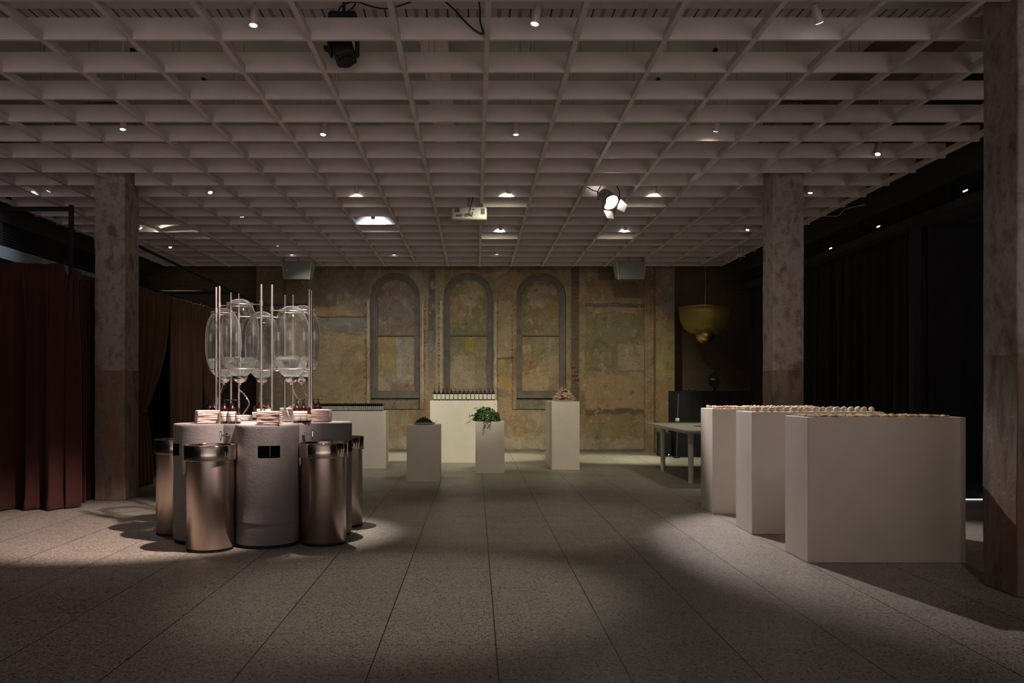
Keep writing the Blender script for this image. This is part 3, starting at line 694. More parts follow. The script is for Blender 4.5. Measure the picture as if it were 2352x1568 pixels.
# ------------------------------------------------------------------ CURTAINS
def curtain(path, zt, zb, mat, name, label, fpm=7.0, amp=.035, tie=None, seed=1, parent=None, header=True, pool=0.0):
    rnd = random.Random(seed); L = [0]
    P = [Vector(p) for p in path]
    for a, b in zip(P[:-1], P[1:]): L.append(L[-1]+(b-a).length)
    T = L[-1]; nu = int(T*90); nv = 46
    ph = [rnd.uniform(0, 6.28) for _ in range(6)]; fr = [fpm*(.75+.5*rnd.random()), fpm*1.9*(.8+.4*rnd.random()), fpm*.42]
    def pt(s):
        s = max(0, min(T, s))
        for i in range(len(L)-1):
            if s <= L[i+1]+1e-9:
                k = (s-L[i])/max(1e-9, L[i+1]-L[i]); p = P[i].lerp(P[i+1], k); dd = (P[i+1]-P[i]).normalized(); return p, Vector((dd.y, -dd.x))
    vs = []
    for j in range(nv+1):
        v = j/nv; z = zt+(zb-zt)*v
        if tie:
            zt_, st, wmin, wbot = tie
            if z >= zt_:
                k = (zt-z)/(zt-zt_); wgt = 1-(1-wmin)*(k**2.2)
            else:
                k = (zt_-z)/(zt_-zb); wgt = wmin+(wbot-wmin)*(1-(1-k)**2.2)
        else: wgt = 1; st = 0
        for i in range(nu+1):
            s0 = T*i/nu; s = st+(s0-st)*wgt if tie else s0
            p, nr = pt(s)
            A = amp*(.35+.65*min(1, v*3))*(1+.35*v)
            if tie: A *= .5+.5*wgt
            w1 = math.sin(2*PI*fr[0]*s0+ph[0]+.5*math.sin(3*s0+ph[3])+.5*v)
            w2 = .45*math.sin(2*PI*fr[1]*s0+ph[1]); w3 = .5*math.sin(2*PI*fr[2]*s0+ph[2]+v)
            off = A*(w1+w2*(1-.5*v)+w3)
            if header and v < .035: off = .012*math.sin(2*PI*fr[1]*2.2*s0)+.012
            zz = z+(.006*math.sin(9*s0+ph[4])+.004*math.sin(31*s0) if j == 0 else 0)
            if v > .93: off += pool*((v-.93)/.07)*(1+.5*math.sin(5*s0+ph[5]))
            vs.append((p.x+nr.x*off, p.y+nr.y*off, zz))
    fs = [(j*(nu+1)+i, j*(nu+1)+i+1, (j+1)*(nu+1)+i+1, (j+1)*(nu+1)+i) for j in range(nv) for i in range(nu)]
    m = MB().add(vs, fs, True); o = m.build(name, mat, parent)
    sd = o.modifiers.new('s', 'SOLIDIFY'); sd.thickness = .006
    if parent is None: tag(o, label, 'curtain')
    return o
curtain([(-6.9, 9.30), (-4.50, 9.25)], 2.70, .012, M['curtain'], 'curtain', 'wide dark rust curtain facing the room at the far left', 5.2, .085, seed=3, pool=.05)
curtain([(-4.445, 9.27), (-4.60, 9.80), (-4.66, 10.50)], 2.66, .012, M['curtain'], 'curtain', 'narrow rust curtain between the black pole and the left column', 6.0, .035, seed=5)
ct = thing('tied_curtain', 'rust curtain tied back right of the left column', 'curtain', (0, 0, 0))
curtain([(-4.52, 10.62), (-4.50, 12.42)], 2.69, .012, M['curtain2'], 'drape', '', 7.5, .035, tie=(1.02, .62, .20, .42), seed=8, parent=ct)
p_ = at(341, 948, 11.2)
MB().tube([(-4.51+.10*math.cos(i/20*2*PI), 11.24+.19*math.sin(i/20*2*PI), 1.02) for i in range(20)], .016, 8, True).build('tieback', M['curtain'], ct)
curtain([(-4.50, 12.46), (-4.42, 13.55)], 2.68, .012, M['curtain2'], 'curtain', 'brown straight-hanging curtain behind the dispenser', 8.0, .035, seed=11)
ct = thing('tied_curtain', 'brown curtain gathered back just left of the glass vessels', 'curtain', (0, 0, 0))
curtain([(-4.41, 13.58), (-4.26, 15.1)], 2.67, .012, M['curtain2'], 'drape', '', 7.5, .035, tie=(1.05, .15, .22, .4), seed=13, parent=ct)
MB().tube([(-4.395+.09*math.cos(i/20*2*PI), 13.74+.17*math.sin(i/20*2*PI), 1.05) for i in range(20)], .016, 8, True).build('tieback', M['curtain'], ct)
curtain([(-5.3, 10.6), (-5.25, 16.6)], 2.6, .012, M['blackdeep'], 'curtain', 'black drape behind the tied rust curtains', 4, .05, seed=17)
# black frame carrying them
t = thing('pipe_frame', 'black steel pipe frame rising behind the rust curtains', 'frame', (-4.56, 9.36, 0))
MB().cyl((.07, 0, 0), (.07, 0, 3.36), .028, n=14).build('upright', M['blackdeep'], t)
MB().cyl((-2.3, 0, 3.32), (.09, 0, 3.32), .026, n=12).build('top_bar', M['blackdeep'], t)
MB().cyl((-.05, .1, 2.74), (-.01, 5.8, 2.74), .016, n=8).build('curtain_rail', M['black'], t)
MB().cyl((.03, 5.45, 0), (.03, 5.45, 3.05), .035, n=12).build('rear_upright', M['black'], t)
MB().cyl((-1.6, 5.45, 3.02), (.35, 5.45, 3.02), .035, n=12).cyl((.03, 5.45, 2.80), (1.6, 5.45, 2.80), .02, n=8).build('rear_bar', M['black'], t)
MB().cyl((.10, 1.3, 3.22), (.45, 6.9, 2.92), .02, n=10).build('long_tie', M['blackdeep'], t)

# right side black drapes
curtain([(5.42, 16.6), (5.42, 10.15)], 3.3, .01, M['blackdeep'], 'curtain', 'black drape along the right side', 3, .03, seed=21)
curtain([(5.42, 10.10), (9.2, 10.10)], 3.3, .03, M['blackdeep'], 'curtain', 'black drape facing the camera behind the right front column', 3, .02, seed=22)
MB_ = MB().box(5.5, 8.5, 10.02, 10.05, .0, .012)
tag(MB_.build('floor_light_strip', M['strip']), 'thin white light strip on the floor under the black drape', 'light strip')
struct(MB().box(5.3, 9.4, 10.2, 10.3, 0, 4.72).build('wall_right_front', M['charcoal']), 'dark partition')
m = MB(); m.tube(curve_pts([at(1900, 497, 12.1), at(1925, 495, 11.6), at(1942, 480, 11.2), at(1985, 470, 10.5)], 24), .006)
tag(m.build('cable', M['boxwhite']), 'pale cable drooping off the right edge of the grid', 'cable')

# ------------------------------------------------------------------ PLINTHS
def plinth(x0, x1, y0, y1, h, label, nm='display_plinth'):
    o = MB().box(-(x1-x0)/2, (x1-x0)/2, -(y1-y0)/2, (y1-y0)/2, 0, h).build(nm, M['paint'], None, bevel=.004, loc=((x0+x1)/2, (y0+y1)/2, .001))
    return tag(o, label, 'plinth')
H1 = 1.11
plinth(2.524, 3.724, 6.397, 6.867, 1.104, 'wide white plinth topped with flat slices, nearest of the three on the right')
plinth(2.51, 3.71, 7.647, 8.117, 1.11, 'wide white plinth topped with cream balls, middle of the three on the right')
plinth(2.506, 3.706, 8.90, 9.37, 1.11, 'wide white plinth topped with small pinkish pieces, farthest of the three on the right')
plinth(-2.677, -1.477, 13.91, 14.29, .956, 'wide white plinth carrying a long row of small bottles')
plinth(-.811, .389, 15.03, 15.50, 1.114, 'wide bright plinth under the row of pump bottles')
plinth(-.973, -.504, 11.94, 12.43, .805, 'low grey-lit plinth carrying a dish of moss')
plinth(0, .454, 13.15, 13.60, .81, 'low plinth carrying the green leafy plant')
plinth(1.245, 1.70, 13.74, 15.0, 1.112, 'tall narrow plinth carrying the heap of bark')

# ------------------------------------------------------------------ BOTTLES
def pump_bottle(amber, label, group):
    t = thing('pump_bottle', label, 'bottle', (0, 0, 0), 0, group)
    MB().lathe([(.001, 0), (.029, 0), (.033, .005), (.033, .112), (.030, .128), (.021, .142), (.013, .149), (.0125, .158), (.001, .158)], n=28).build('bottle_body', amber, t)
    MB().lathe([(.0332, .02), (.0336, .0205), (.0336, .1045), (.0332, .105)], n=28).build('bottle_label', M['label'], t)
    m = MB().cyl((0, 0, .156), (0, 0, .176), .0145, .012, 18).cyl((0, 0, .176), (0, 0, .196), .0045, n=10).cyl((0, 0, .196), (0, 0, .205), .009, n=12)
    m.tube([(0, 0, .203), (.018, 0, .205), (.034, 0, .201), (.040, 0, .196)], .0042, 8)
    m.build('pump', M['cap'], t)
    return t
def small_bottle(amber, label, group):
    t = thing('small_bottle', label, 'bottle', (0, 0, 0), 0, group)
    MB().lathe([(.001, 0), (.018, 0), (.020, .004), (.020, .080), (.014, .092), (.010, .096), (.001, .096)], n=20).build('bottle_body', amber, t)
    MB().lathe([(.0202, .02), (.0205, .0205), (.0205, .0745), (.0202, .075)], n=20).build('bottle_label', M['label_t'], t)
    MB().cyl((0, 0, .094), (0, 0, .135), .0125, n=16).build('cap', M['cap'], t)
    return t
def place(proto, first, loc, rz, label=None, group=None):
    o = proto if first else copy_tree(proto)
    o.location = loc; o.rotation_euler = (0, 0, rz)
    if label: o['label'] = label
    if group: o['group'] = group
    return o
pb = pump_bottle(M['amber'], 'x', 'amber bottles on the counter'); used = []
sb = small_bottle(M['amber'], 'x', 'amber bottles on the counter')
CT = 1.02; C0 = Vector((-1.932, 7.70))
BL = [(515, 7.27, 'amber pump bottle at the front left of the counter, left of its pair'), (533, 7.25, 'amber pump bottle at the front left of the counter, right of its pair'),
      (681.6, 7.40, 'amber pump bottle at the front right of the counter, left of its pair'), (697, 7.42, 'amber pump bottle at the front right of the counter, right of its pair'),
      (719.5, 8.05, 'dark pump bottle behind the right towel stack, left of its pair'), (731, 8.0, 'dark pump bottle behind the right towel stack, right of its pair'),
      (616, 8.2, 'pump bottle at the back of the counter between the two front poles'), (597, 8.2, 'pump bottle at the back of the counter just left of the front poles'),
      (481.5, 7.78, 'pump bottle half hidden behind the left towel stack, left of its pair'), (491.5, 7.70, 'pump bottle half hidden behind the left towel stack, right of its pair')]
for i, (px, d, lab) in enumerate(BL):
    place(pb, i == 0, ((px-CX)*d/F, d, CT+.002), random.uniform(-.3, .3) if i != 8 else PI, lab, 'amber bottles on the counter')
for i, (px, d, lab) in enumerate([(547.5, 7.23, 'small amber bottle at the front left of the counter beside the curved tube'), (710, 7.44, 'small amber bottle at the front right of the counter by the pole'), (584, 8.17, 'small amber bottle at the back of the counter')]):
    place(sb, i == 0, ((px-CX)*d/F, d, CT+.002), .2, lab, 'amber bottles on the counter')
pd = pump_bottle(M['ambdark'], 'dark pump bottle with a banded label in the straight row on the bright plinth', 'pump bottles in a row on the bright plinth')
for i in range(15):
    d = 15.09; x = (998.5+9.63*i-CX)*d/F
    place(pd, i == 0, (x, d, 1.117), PI if i in (0, 1) else 2.9, 'dark pump bottle in the row on the bright plinth, '+nth(i, 15))
t = thing('small_bottle', 'small dark capped bottle packed in the long rows on the left plinth', 'bottle', (0, 0, 0), 0, 'small bottles packed on the left plinth')
MB().lathe([(.001, 0), (.0145, 0), (.0155, .003), (.0155, .070), (.011, .074), (.001, .074)], n=14).build('bottle_body', M['ambdark'], t)
MB().lathe([(.0156, .017), (.0158, .0172), (.0158, .0688), (.0156, .069)], n=14).build('bottle_label', M['label_s'], t)
MB().cyl((0, 0, .073), (0, 0, .119), .0142, n=14).build('cap', M['cap'], t)
k = 0
for r in range(3):
    for i in range(35):
        x = -1.545-i*.0325; rn = ['front', 'middle', 'back'][r]; place(t, k == 0, (x, 13.955+r*.034, .959), 0, ('small dark capped bottle in the front row on the left plinth, '+nth(34-i, 35)) if r == 0 else 'small dark capped bottle in the %s row of the long rows on the left plinth' % rn, 'small bottles in the %s row on the left plinth' % rn); k += 1

# ------------------------------------------------------------------ DISPENSER COUNTER
cnt = thing('counter', 'grey rough-rendered lobed counter with slots, standing on the floor', 'counter', (C0.x, C0.y, 0))
LOB = [math.radians(a) for a in (-73, -1, 71, 143, 215)]; BIN = [math.radians(a) for a in (-109, -37, 35, 107, 179)]
RL, rl, RCORE = .535, .266, .528
def rad(th):
    best = RCORE
    for l in LOB:
        ph = (th-l+PI) % (2*PI)-PI
        if abs(math.sin(ph)) < rl/RL and math.cos(ph) > 0:
            best = max(best, RL*math.cos(ph)+math.sqrt(rl*rl-(RL*math.sin(ph))**2))
    return best
N = 720; off0 = LOB[0]
zs = [.03, .06, .12, .18, .195, .205, .22, .35, .5, .65, .75, .852, .93, .985, 1.005, 1.015, 1.02]
base = [rad(off0+2*PI*i/N) for i in range(N)]
# soften the corners a little
for _ in range(1): base = [(base[i-1]+base[i]*2+base[(i+1) % N])/4 for i in range(N)]
rnd = random.Random(4)
vs = []
for z in zs:
    o_ = {1.02: -.007, 1.015: -.002, 1.005: 0, .195: -.003, .205: .004, .22: -.001}.get(z, 0)
    for i in range(N):
        th = off0+2*PI*i/N; wob = .002*math.sin(7*th+z*9)+.0015*math.sin(23*th-z*17)
        zz = z+(.012*math.sin(3*th+1) if .18 < z < .23 else 0)
        vs.append(((base[i]+o_+wob)*math.cos(th), (base[i]+o_+wob)*math.sin(th), zz))
fs = []
hw = 10*N/720*1.3
for j in range(len(zs)-1):
    for i in range(N):
        k = (i+1) % N
        per = N//5; c = (i+.5) % per; c = min(c, per-c)
        if abs(zs[j]-.75) < 1e-6 and c < 13: continue
        fs.append((j*N+i, j*N+k, (j+1)*N+k, (j+1)*N+i))
m = MB().add(vs, fs, True); m.add([vs[(len(zs)-1)*N+i] for i in range(N)], [tuple(range(N))]); m.build('counter_body', M['render'], cnt)
m = MB(); vs = []
for z in (.0, .031):
    for i in range(N): th = off0+2*PI*i/N; vs.append(((base[i]-.014)*math.cos(th), (base[i]-.014)*math.sin(th), z))
m.add(vs, [(i, (i+1) % N, N+(i+1) % N, N+i) for i in range(N)], True); m.build('plinth_base', M['black'], cnt)
for l in LOB:
    R = Matrix.Rotation(l, 3, 'Z'); ro = .783
    a = [R @ Vector(v) for v in [(ro, -.0915, .75), (ro, .0915, .75), (ro, .0915, .852), (ro, -.0915, .852), (.60, -.0915, .75), (.60, .0915, .75), (.60, .0915, .852), (.60, -.0915, .852)]]
    m = MB().add(a, [(4, 5, 6, 7), (0, 1, 5, 4), (1, 2, 6, 5), (2, 3, 7, 6), (3, 0, 4, 7)]); sl_ = m.build('slot', M['blackdeep'], cnt)
    m = MB().cyl(R @ Vector((ro-.06, .012, .751)), R @ Vector((ro-.06, .012, .851)), .002, n=6); m.build('slot_divider', M['steel'], sl_)
# faucets
def faucet(th, label):
    t = thing('tap', label, 'tap', (C0.x+.525*math.cos(th), C0.y+.525*math.sin(th), .926), th)
    MB().cyl((0, 0, 0), (.035, 0, 0), .0165, n=18).cyl((.035, 0, 0), (.05, 0, 0), .012, n=16).build('wall_boss', M['chrome'], t)
    MB().cyl((.05, 0, 0), (.125, 0, 0), .006, n=10).build('arm', M['chrome'], t)
    MB().cyl((.125, 0, -.018), (.125, 0, .028), .0095, n=14).cyl((.125, 0, -.045), (.125, 0, -.018), .003, .008, n=12).build('spout', M['chrome'], t)
    MB().cyl((.125, 0, .028), (.125, 0, .04), .006, n=10).build('lever', M['cap'], t)
for th, lab in zip(BIN, ('chrome tap over the front left bin', 'chrome tap over the front right bin', 'chrome tap over the rear right bin', 'chrome tap at the rear of the counter', 'chrome tap over the left bin')):
    faucet(th, lab)
# bins
def make_bin(lab):
    t = thing('steel_bin', lab, 'bin')
    MB().lathe([(.001, .0), (.186, .0), (.188, .004), (.188, .022)], n=64).build('foot', M['black'], t)
    MB().lathe([(.188, .0225), (.192, .024), (.192, .741)], n=96).build('bin_body', M['steelb'], t)
    MB().lathe([(.192, .738), (.2065, .738), (.2075, .741), (.2075, .857), (.2055, .86), (.2025, .86), (.2015, .857), (.2015, .74)], n=96).build('rim_band', M['steelr'], t)
    MB().lathe([(.2005, .84), (.188, .72), (.186, .30), (.001, .30)], n=64).build('inner_sleeve', M['steelb'], t)
    return t
bn = make_bin('x')
for i, (th, lab) in enumerate(zip(BIN, ('brushed steel bin at the front left of the counter, nearest the camera', 'brushed steel bin at the front right of the counter', 'brushed steel bin peeking out behind the right of the counter', 'brushed steel bin hidden at the back of the counter', 'brushed steel bin at the far left of the counter'))):
    place(bn, i == 0, (C0.x+.79*math.cos(th), C0.y+.79*math.sin(th), .001), th, lab, 'steel bins around the counter')
# poles
RP = .425; collars = {0: None}
vt = [0, -.045, 0, -.045, -.045]      # vessel height offsets by bin
vt = [0.0, -.048, 0.0, -.045, -.045]
def pole(l, s_, lab, z1, topc):
    x = C0.x+RP*math.cos(l)-s_*.045*math.sin(l); y = C0.y+RP*math.sin(l)+s_*.045*math.cos(l)
    t = thing('steel_pole', lab, 'pole', (x, y, CT))
    MB().cyl((0, 0, 0), (0, 0, z1-CT), .0105, n=18).build('shaft', M['steel'], t)
    for zc in (topc, 1.494):
        MB().cyl((0, 0, zc-CT-.022), (0, 0, zc-CT+.022), .0145, n=18).build('collar', M['steel'], t)
    MB().cyl((0, 0, .0), (0, 0, .008), .024, n=18).build('foot_plate', M['steel'], t)
    return Vector((x, y))
names = ['front', 'right', 'rear right', 'rear left', 'left']
PP = {}
def polepx(l, s_):
    x = C0.x+RP*math.cos(l)-s_*.045*math.sin(l); y = C0.y+RP*math.sin(l)+s_*.045*math.cos(l); return CX+x*F/y
for i, l in enumerate(LOB):
    for s_ in (-1, 1):
        b_ = i if s_ == -1 else (i+1) % 5             # bin index touched: lobe i sits between bin i and bin i+1
        PP[(i, s_)] = pole(l, s_, 'thin steel pole on the counter, %s one of the %s pair' % ('left' if (s_ == -1) == (polepx(l, -1) < polepx(l, 1)) else 'right', names[i]), 2.225, 2.06+vt[b_])
# vessels
def vessel(bi, lab):
    th = BIN[bi]; dz = vt[bi]; c = Vector((C0.x+.374*math.cos(th), C0.y+.374*math.sin(th)))
    t = thing('glass_vessel', lab, 'glass vessel', (c.x, c.y, 1.372), 0); z0 = 1.372; g = 1+dz/.69
    def zz(z): return (z-z0)*g
    key = [(.064, 1.432), (.092, 1.462), (.116, 1.50), (.136, 1.55), (.148, 1.60), (.156, 1.66), (.1595, 1.73), (.160, 1.79), (.1575, 1.85), (.1525, 1.905), (.145, 1.95), (.134, 1.989), (.122, 2.015), (.110, 2.038), (.099, 2.055), (.095, 2.062)]
    prof = [(r, zz(z)) for r, z in key]
    pr = []
    for a, b in zip(prof[:-1], prof[1:]):
        for k in range(3): pr.append((a[0]+(b[0]-a[0])*k/3, a[1]+(b[1]-a[1])*k/3))
    pr.append(prof[-1])
    MB().lathe(pr, n=64).build('glass_shell', M['glass'], t)
    zt = zz(2.062)
    MB().lathe([(.113, zt), (.116, zt+.003), (.112, zt+.006), (.09, zt+.008), (.080, zt+.016), (.060, zt+.030), (.032, zt+.040), (.001, zt+.043)], n=48).build('glass_lid', M['glass'], t)
    # water
    wl = 1.594 if bi != 1 else 1.612
    wp_ = [(.001, zz(1.432)+.004), (.060, zz(1.432)+.004)]
    for r, z in key[1:]:
        if z < wl-.004: wp_.append((r-.0035, zz(z)))
    r_w = .1440 if bi != 1 else .1465
    wp_ += [(r_w, wl-z0), (.001, wl-z0)]
    MB().lathe(wp_, n=64).build('water', M['water'], t)
    MB().lathe([(.001, zz(1.434)), (.060, zz(1.434)), (.066, zz(1.432)), (.064, zz(1.415)), (.05, zz(1.39)), (.03, zz(1.376)), (.012, zz(1.372)), (.012, zz(1.355)), (.001, zz(1.355))], n=40).build('steel_nozzle', M['nozzle'], t)
    # rings and arms
    l = bi-1 if bi > 0 else 4                         # neighbouring lobes bi-1 (its + pole) and bi (its - pole)
    pa = PP[((bi-1) % 5, 1)]-c; pb_ = PP[(bi, -1)]-c
    for nm, z, r in (('upper_ring', 2.052+dz-z0, .106), ('lower_ring', 1.494-z0, .124 if bi else .121)):
        m = MB().tube([(r*math.cos(i/40*2*PI), r*math.sin(i/40*2*PI), z) for i in range(40)], .0035, 8, True)
        for q in (pa, pb_):
            u = q.normalized()*r; m.cyl((u.x, u.y, z), (q.x, q.y, z), .0045, n=8)
        m.build(nm, M['steel'], t)
    return t, c
VL = ['egg-shaped glass water vessel at the front left, tallest in view', 'egg-shaped glass water vessel at the front right', 'egg-shaped glass water vessel at the rear right, behind the right poles', 'egg-shaped glass water vessel at the rear centre', 'egg-shaped glass water vessel at the far left']
VS = [vessel(i, VL[i]) for i in range(5)]
def tubing(i, pts):
    t, c = VS[i]
    P = [Vector((c.x, c.y, 1.372-.01))]+[at(*p) for p in pts]
    MB().tube([q-t.location for q in curve_pts(P, 50)], .0055, 10).build('drain_tube', M['tubing'], t)
tubing(0, [(549, 895, 7.33), (556, 900, 7.30), (568, 915, 7.28), (572, 928, 7.26), (564, 943, 7.25), (554, 957, 7.22), (551.5, 971, 7.23)])
tubing(1, [(675, 900, 7.45), (683, 915, 7.47), (685, 926, 7.5), (672, 931, 7.5), (660, 939, 7.48), (663, 953, 7.45), (670, 969, 7.44)])
tubing(2, [(699, 900, 7.9), (706, 912, 7.9), (709, 925, 7.85), (700, 935, 7.8), (695, 950, 7.8), (698, 966, 7.78)])
tubing(3, [(598, 900, 8.0), (595.5, 912, 8.0), (598, 924, 8.0), (607, 932, 8.0), (622, 939, 8.0), (627, 955, 7.95), (626, 965, 7.95)])
tubing(4, [(508, 895, 7.7), (503, 908, 7.7), (500, 925, 7.68), (505, 950, 7.65), (508, 969, 7.62)])
# ------------------------------------------------------------------ TOWELS
def towel_mesh(wd, dp, th, seed):
    rnd = random.Random(seed); n = 26; prof = []
    # folded sheet: rounded front fold, layered back
    vs = []; fs = []; nx = 16; ny = 12
    ph = [rnd.uniform(0, 6.28) for _ in range(4)]
    ring = []
    K = 20
    for i in range(nx+1):
        u = i/nx; x = (u-.5)*wd
        wv = .0009*math.sin(7*u+ph[0])+.0005*math.sin(19*u+ph[1]); e = 1-.35*(abs(2*u-1)**8)
        for k in range(K):
            a = 2*PI*k/K; ca, sa = math.cos(a), math.sin(a)
            y = dp/2*(abs(ca)**.35)*(1 if ca >= 0 else -1)+.0025*math.sin(5*u+ph[2]); z = th/2*(abs(sa)**.6)*(1 if sa >= 0 else -1)*e
            vs.append((x, y, z+th/2+wv))
    for i in range(nx):
        for k in range(K): l = (k+1) % K; fs.append((i*K+k, (i+1)*K+k, (i+1)*K+l, i*K+l))
    fs.append(tuple(range(K-1, -1, -1))); fs.append(tuple(nx*K+k for k in range(K)))
    return MB().add(vs, fs, True)
TW = [towel_mesh(.188, .125, .0185, i) for i in range(4)]
TO = []
def stack(c, z, rz, n, name, mat=None, sx=1, label=None, top=None):
    for k in range(n):
        i = k % 4; lab = '%s, %s' % (name, ['lowest', 'second from the bottom', 'third from the bottom', 'fourth from the bottom', 'fifth from the bottom', 'sixth from the bottom', 'topmost'][k if k < n-1 else 6])
        o = TO[i].copy() if len(TO) > i and TO[i]['used'] else None
        if len(TO) <= i or mat is not None:
            o = TW[i].build('folded_towel', mat or M['towel'])
            if mat is None: o['used'] = 1; TO.append(o)
        elif o is not None: COL.objects.link(o)
        if 'used' in o: pass
        o.location = (c[0]+random.uniform(-.003, .003), c[1]+random.uniform(-.003, .003), z+k*.0158)
        o.rotation_euler = (0, 0, rz+random.uniform(-.04, .04)); o.scale = (sx, 1, 1)
        tag(o, lab, 'towel', 'folded towels on the counter')
def P2(px, d): return ((px-CX)*d/F, d)
stack(P2(619.5, 7.02), CT+.002, .03, 7, 'folded pink towel in the front centre stack')
stack(P2(476, 7.33), CT+.002, .5, 7, 'folded pink towel in the left stack')
stack(P2(739, 7.66), CT+.002, -.12, 7, 'folded pink towel in the right stack', sx=.85)
stack(P2(661, 8.28), CT+.002, .3, 7, 'folded pink towel in the dim rear right stack', sx=.8)
stack(P2(553, 8.05), CT+.002, .5, 3, 'folded grey towel in the low pile at the back left', mat=M['towelg'])
for o in TO: del o['used']
for o in bpy.data.objects:
    if 'used' in o: del o['used']

# ------------------------------------------------------------------ DISPLAYED OBJECTS
# cream balls
bm = MB().ball((0, 0, .0215), .0225, 20, 12, (1, 1, .95)); bo = None; k = 0
for r in range(6):
    for i in range(17):
        x = 2.565+i*.0655+random.uniform(-.008, .008)+(.03 if r % 2 else 0); y = 7.69+r*.066+random.uniform(-.008, .008)
        if x > 3.66 and r: continue
        if bo is None: o = bo = bm.build('cream_ball', M['cream'])
        else: o = bo.copy(); COL.objects.link(o)
        s_ = random.uniform(.88, 1.08)*1; o.location = (x, y, 1.1115); o.scale = (s_, s_, s_); o.rotation_euler = (0, 0, random.uniform(0, 6))
        rn = 'front row' if r == 0 else 'back row' if r == 5 else 'inner rows'; tag(o, ('cream round ball in the front row on the middle right plinth, '+nth(i, 17)) if r == 0 else 'cream round ball in the %s on the middle right plinth' % rn, 'ball', 'cream balls in the %s on the middle right plinth' % rn)
# small pinkish pieces
protos = []
for q in range(5):
    m = MB().ball((0, 0, .012), .0145, 12, 8, (1.1, .9, .85)); o = m.build('dried_fruit', M['nut%d' % q]); protos.append([o, True])
cn = ['dusty pink', 'orange brown', 'pale cream', 'brownish pink', 'yellowish tan']
for r in range(6):
    for i in range(30):
        x = 2.555+i*.0375+random.uniform(-.006, .006); y = 8.94+r*.068+random.uniform(-.01, .01)
        q = 1 if (r < 3 and i in (1, 2, 3, 4)) else random.choice((0, 2, 3, 4, 2, 0, 4))
        if r < 2 and i in (11, 12): q = 1
        pr_, fr_ = protos[q]
        if fr_: o = pr_; protos[q][1] = False
        else: o = pr_.copy(); COL.objects.link(o)
        s_ = random.uniform(.9, 1.35); o.location = (x, y, 1.1112); o.scale = (s_, s_, s_*random.uniform(.8, 1.1)); o.rotation_euler = (0, 0, random.uniform(0, 6))
        tag(o, cn[q]+' dried piece in the rows on the farthest right plinth', 'dried fruit', cn[q]+' dried pieces on the farthest right plinth')
# flat slices
protos = []
for q in range(4):
    rnd = random.Random(q); n = 22; vs = [(0, 0, .009)]; 
    for ring, rr, z in ((0, .6, .008), (1, .92, .0095), (2, 1.0, .005), (3, .9, .001)):
        for i in range(n):
            t_ = 2*PI*i/n; r_ = .034*rr*(1+.06*math.sin(3*t_+q)+.04*math.sin(5*t_+2*q)); vs.append((r_*math.cos(t_), r_*math.sin(t_), z+.0025*math.sin(2*t_+q)))
    fs = [(0, 1+i, 1+(i+1) % n) for i in range(n)]
    for ring in range(3):
        for i in range(n): a = 1+ring*n; fs.append((a+i, a+n+i, a+n+(i+1) % n, a+(i+1) % n))
    fs.append(tuple(1+3*n+i for i in range(n)))
    protos.append([MB().add(vs, fs, True).build('dried_slice', M['slice%d' % q]), True])
sn = ['yellow', 'tan', 'brown', 'pale straw']
for r in range(6):
    for i in range(17):
        x = 2.60+i*.066+random.uniform(-.006, .006); y = 6.44+r*.073+random.uniform(-.006, .006)
        if x > 3.65: continue
        q = 2 if random.random() < .10+.3*(i > 11) else random.choice((0, 1, 3, 0))
        pr_, fr_ = protos[q]
        if fr_: o = pr_; protos[q][1] = False
        else: o = pr_.copy(); COL.objects.link(o)
        s_ = random.uniform(.85, 1.05); o.location = (x, y, 1.1065+random.uniform(0, .001)); o.scale = (s_, s_, random.uniform(.9, 1.4)); o.rotation_euler = (random.uniform(-.06, .06), random.uniform(-.06, .06), random.uniform(0, 6))
        tag(o, sn[q]+' dried slice lying flat on the nearest right plinth', 'dried slice', sn[q]+' dried slices on the nearest right plinth')
# bark heap
protos = []
for q in range(6):
    rnd = random.Random(30+q); L_ = rnd.uniform(.04, .085); m = MB(); n = 7; K = 8; vs = []; fs = []
    for i in range(n+1):
        u = i/n; x = (u-.5)*L_; rr = .012*(1-.5*abs(2*u-1)**3)*rnd.uniform(.8, 1.2)
        for k in range(K):
            a = 2*PI*k/K; vs.append((x, rr*math.cos(a)*1.3+.004*math.sin(4*u+q), rr*.55*math.sin(a)+.004*math.sin(3*u)))
    for i in range(n):
        for k in range(K): l = (k+1) % K; fs.append((i*K+k, (i+1)*K+k, (i+1)*K+l, i*K+l))
    fs += [tuple(range(K-1, -1, -1)), tuple(n*K+k for k in range(K))]
    protos.append([MB().add(vs, fs).build('bark_chip', M['bark' if q < 4 else 'barkc']), True])
for i in range(240):
    an = random.uniform(0, 2*PI); u = math.sqrt(random.random()); hmax = .235*(1-u)**.85
    z = 1.117+.008+hmax*(1-random.random()**3*.6)
    q = random.randrange(6); pr_, fr_ = protos[q]
    if fr_: o = pr_; protos[q][1] = False
    else: o = pr_.copy(); COL.objects.link(o)
    o.location = (1.475+.195*u*math.cos(an)-.01*hmax, 14.05+.20*u*math.sin(an), z)
    o.rotation_euler = (random.uniform(-.5, .5), random.uniform(-.6, .6), random.uniform(0, 6.28)); s_ = random.uniform(.8, 1.25)*(1 if u < .85 else .7); o.scale = (s_, s_, s_)
    tag(o, ('pink' if q < 4 else 'cream')+' bark chip in the heap on the tall narrow plinth', 'bark chip', ('pink' if q < 4 else 'cream')+' bark chips in the heap')
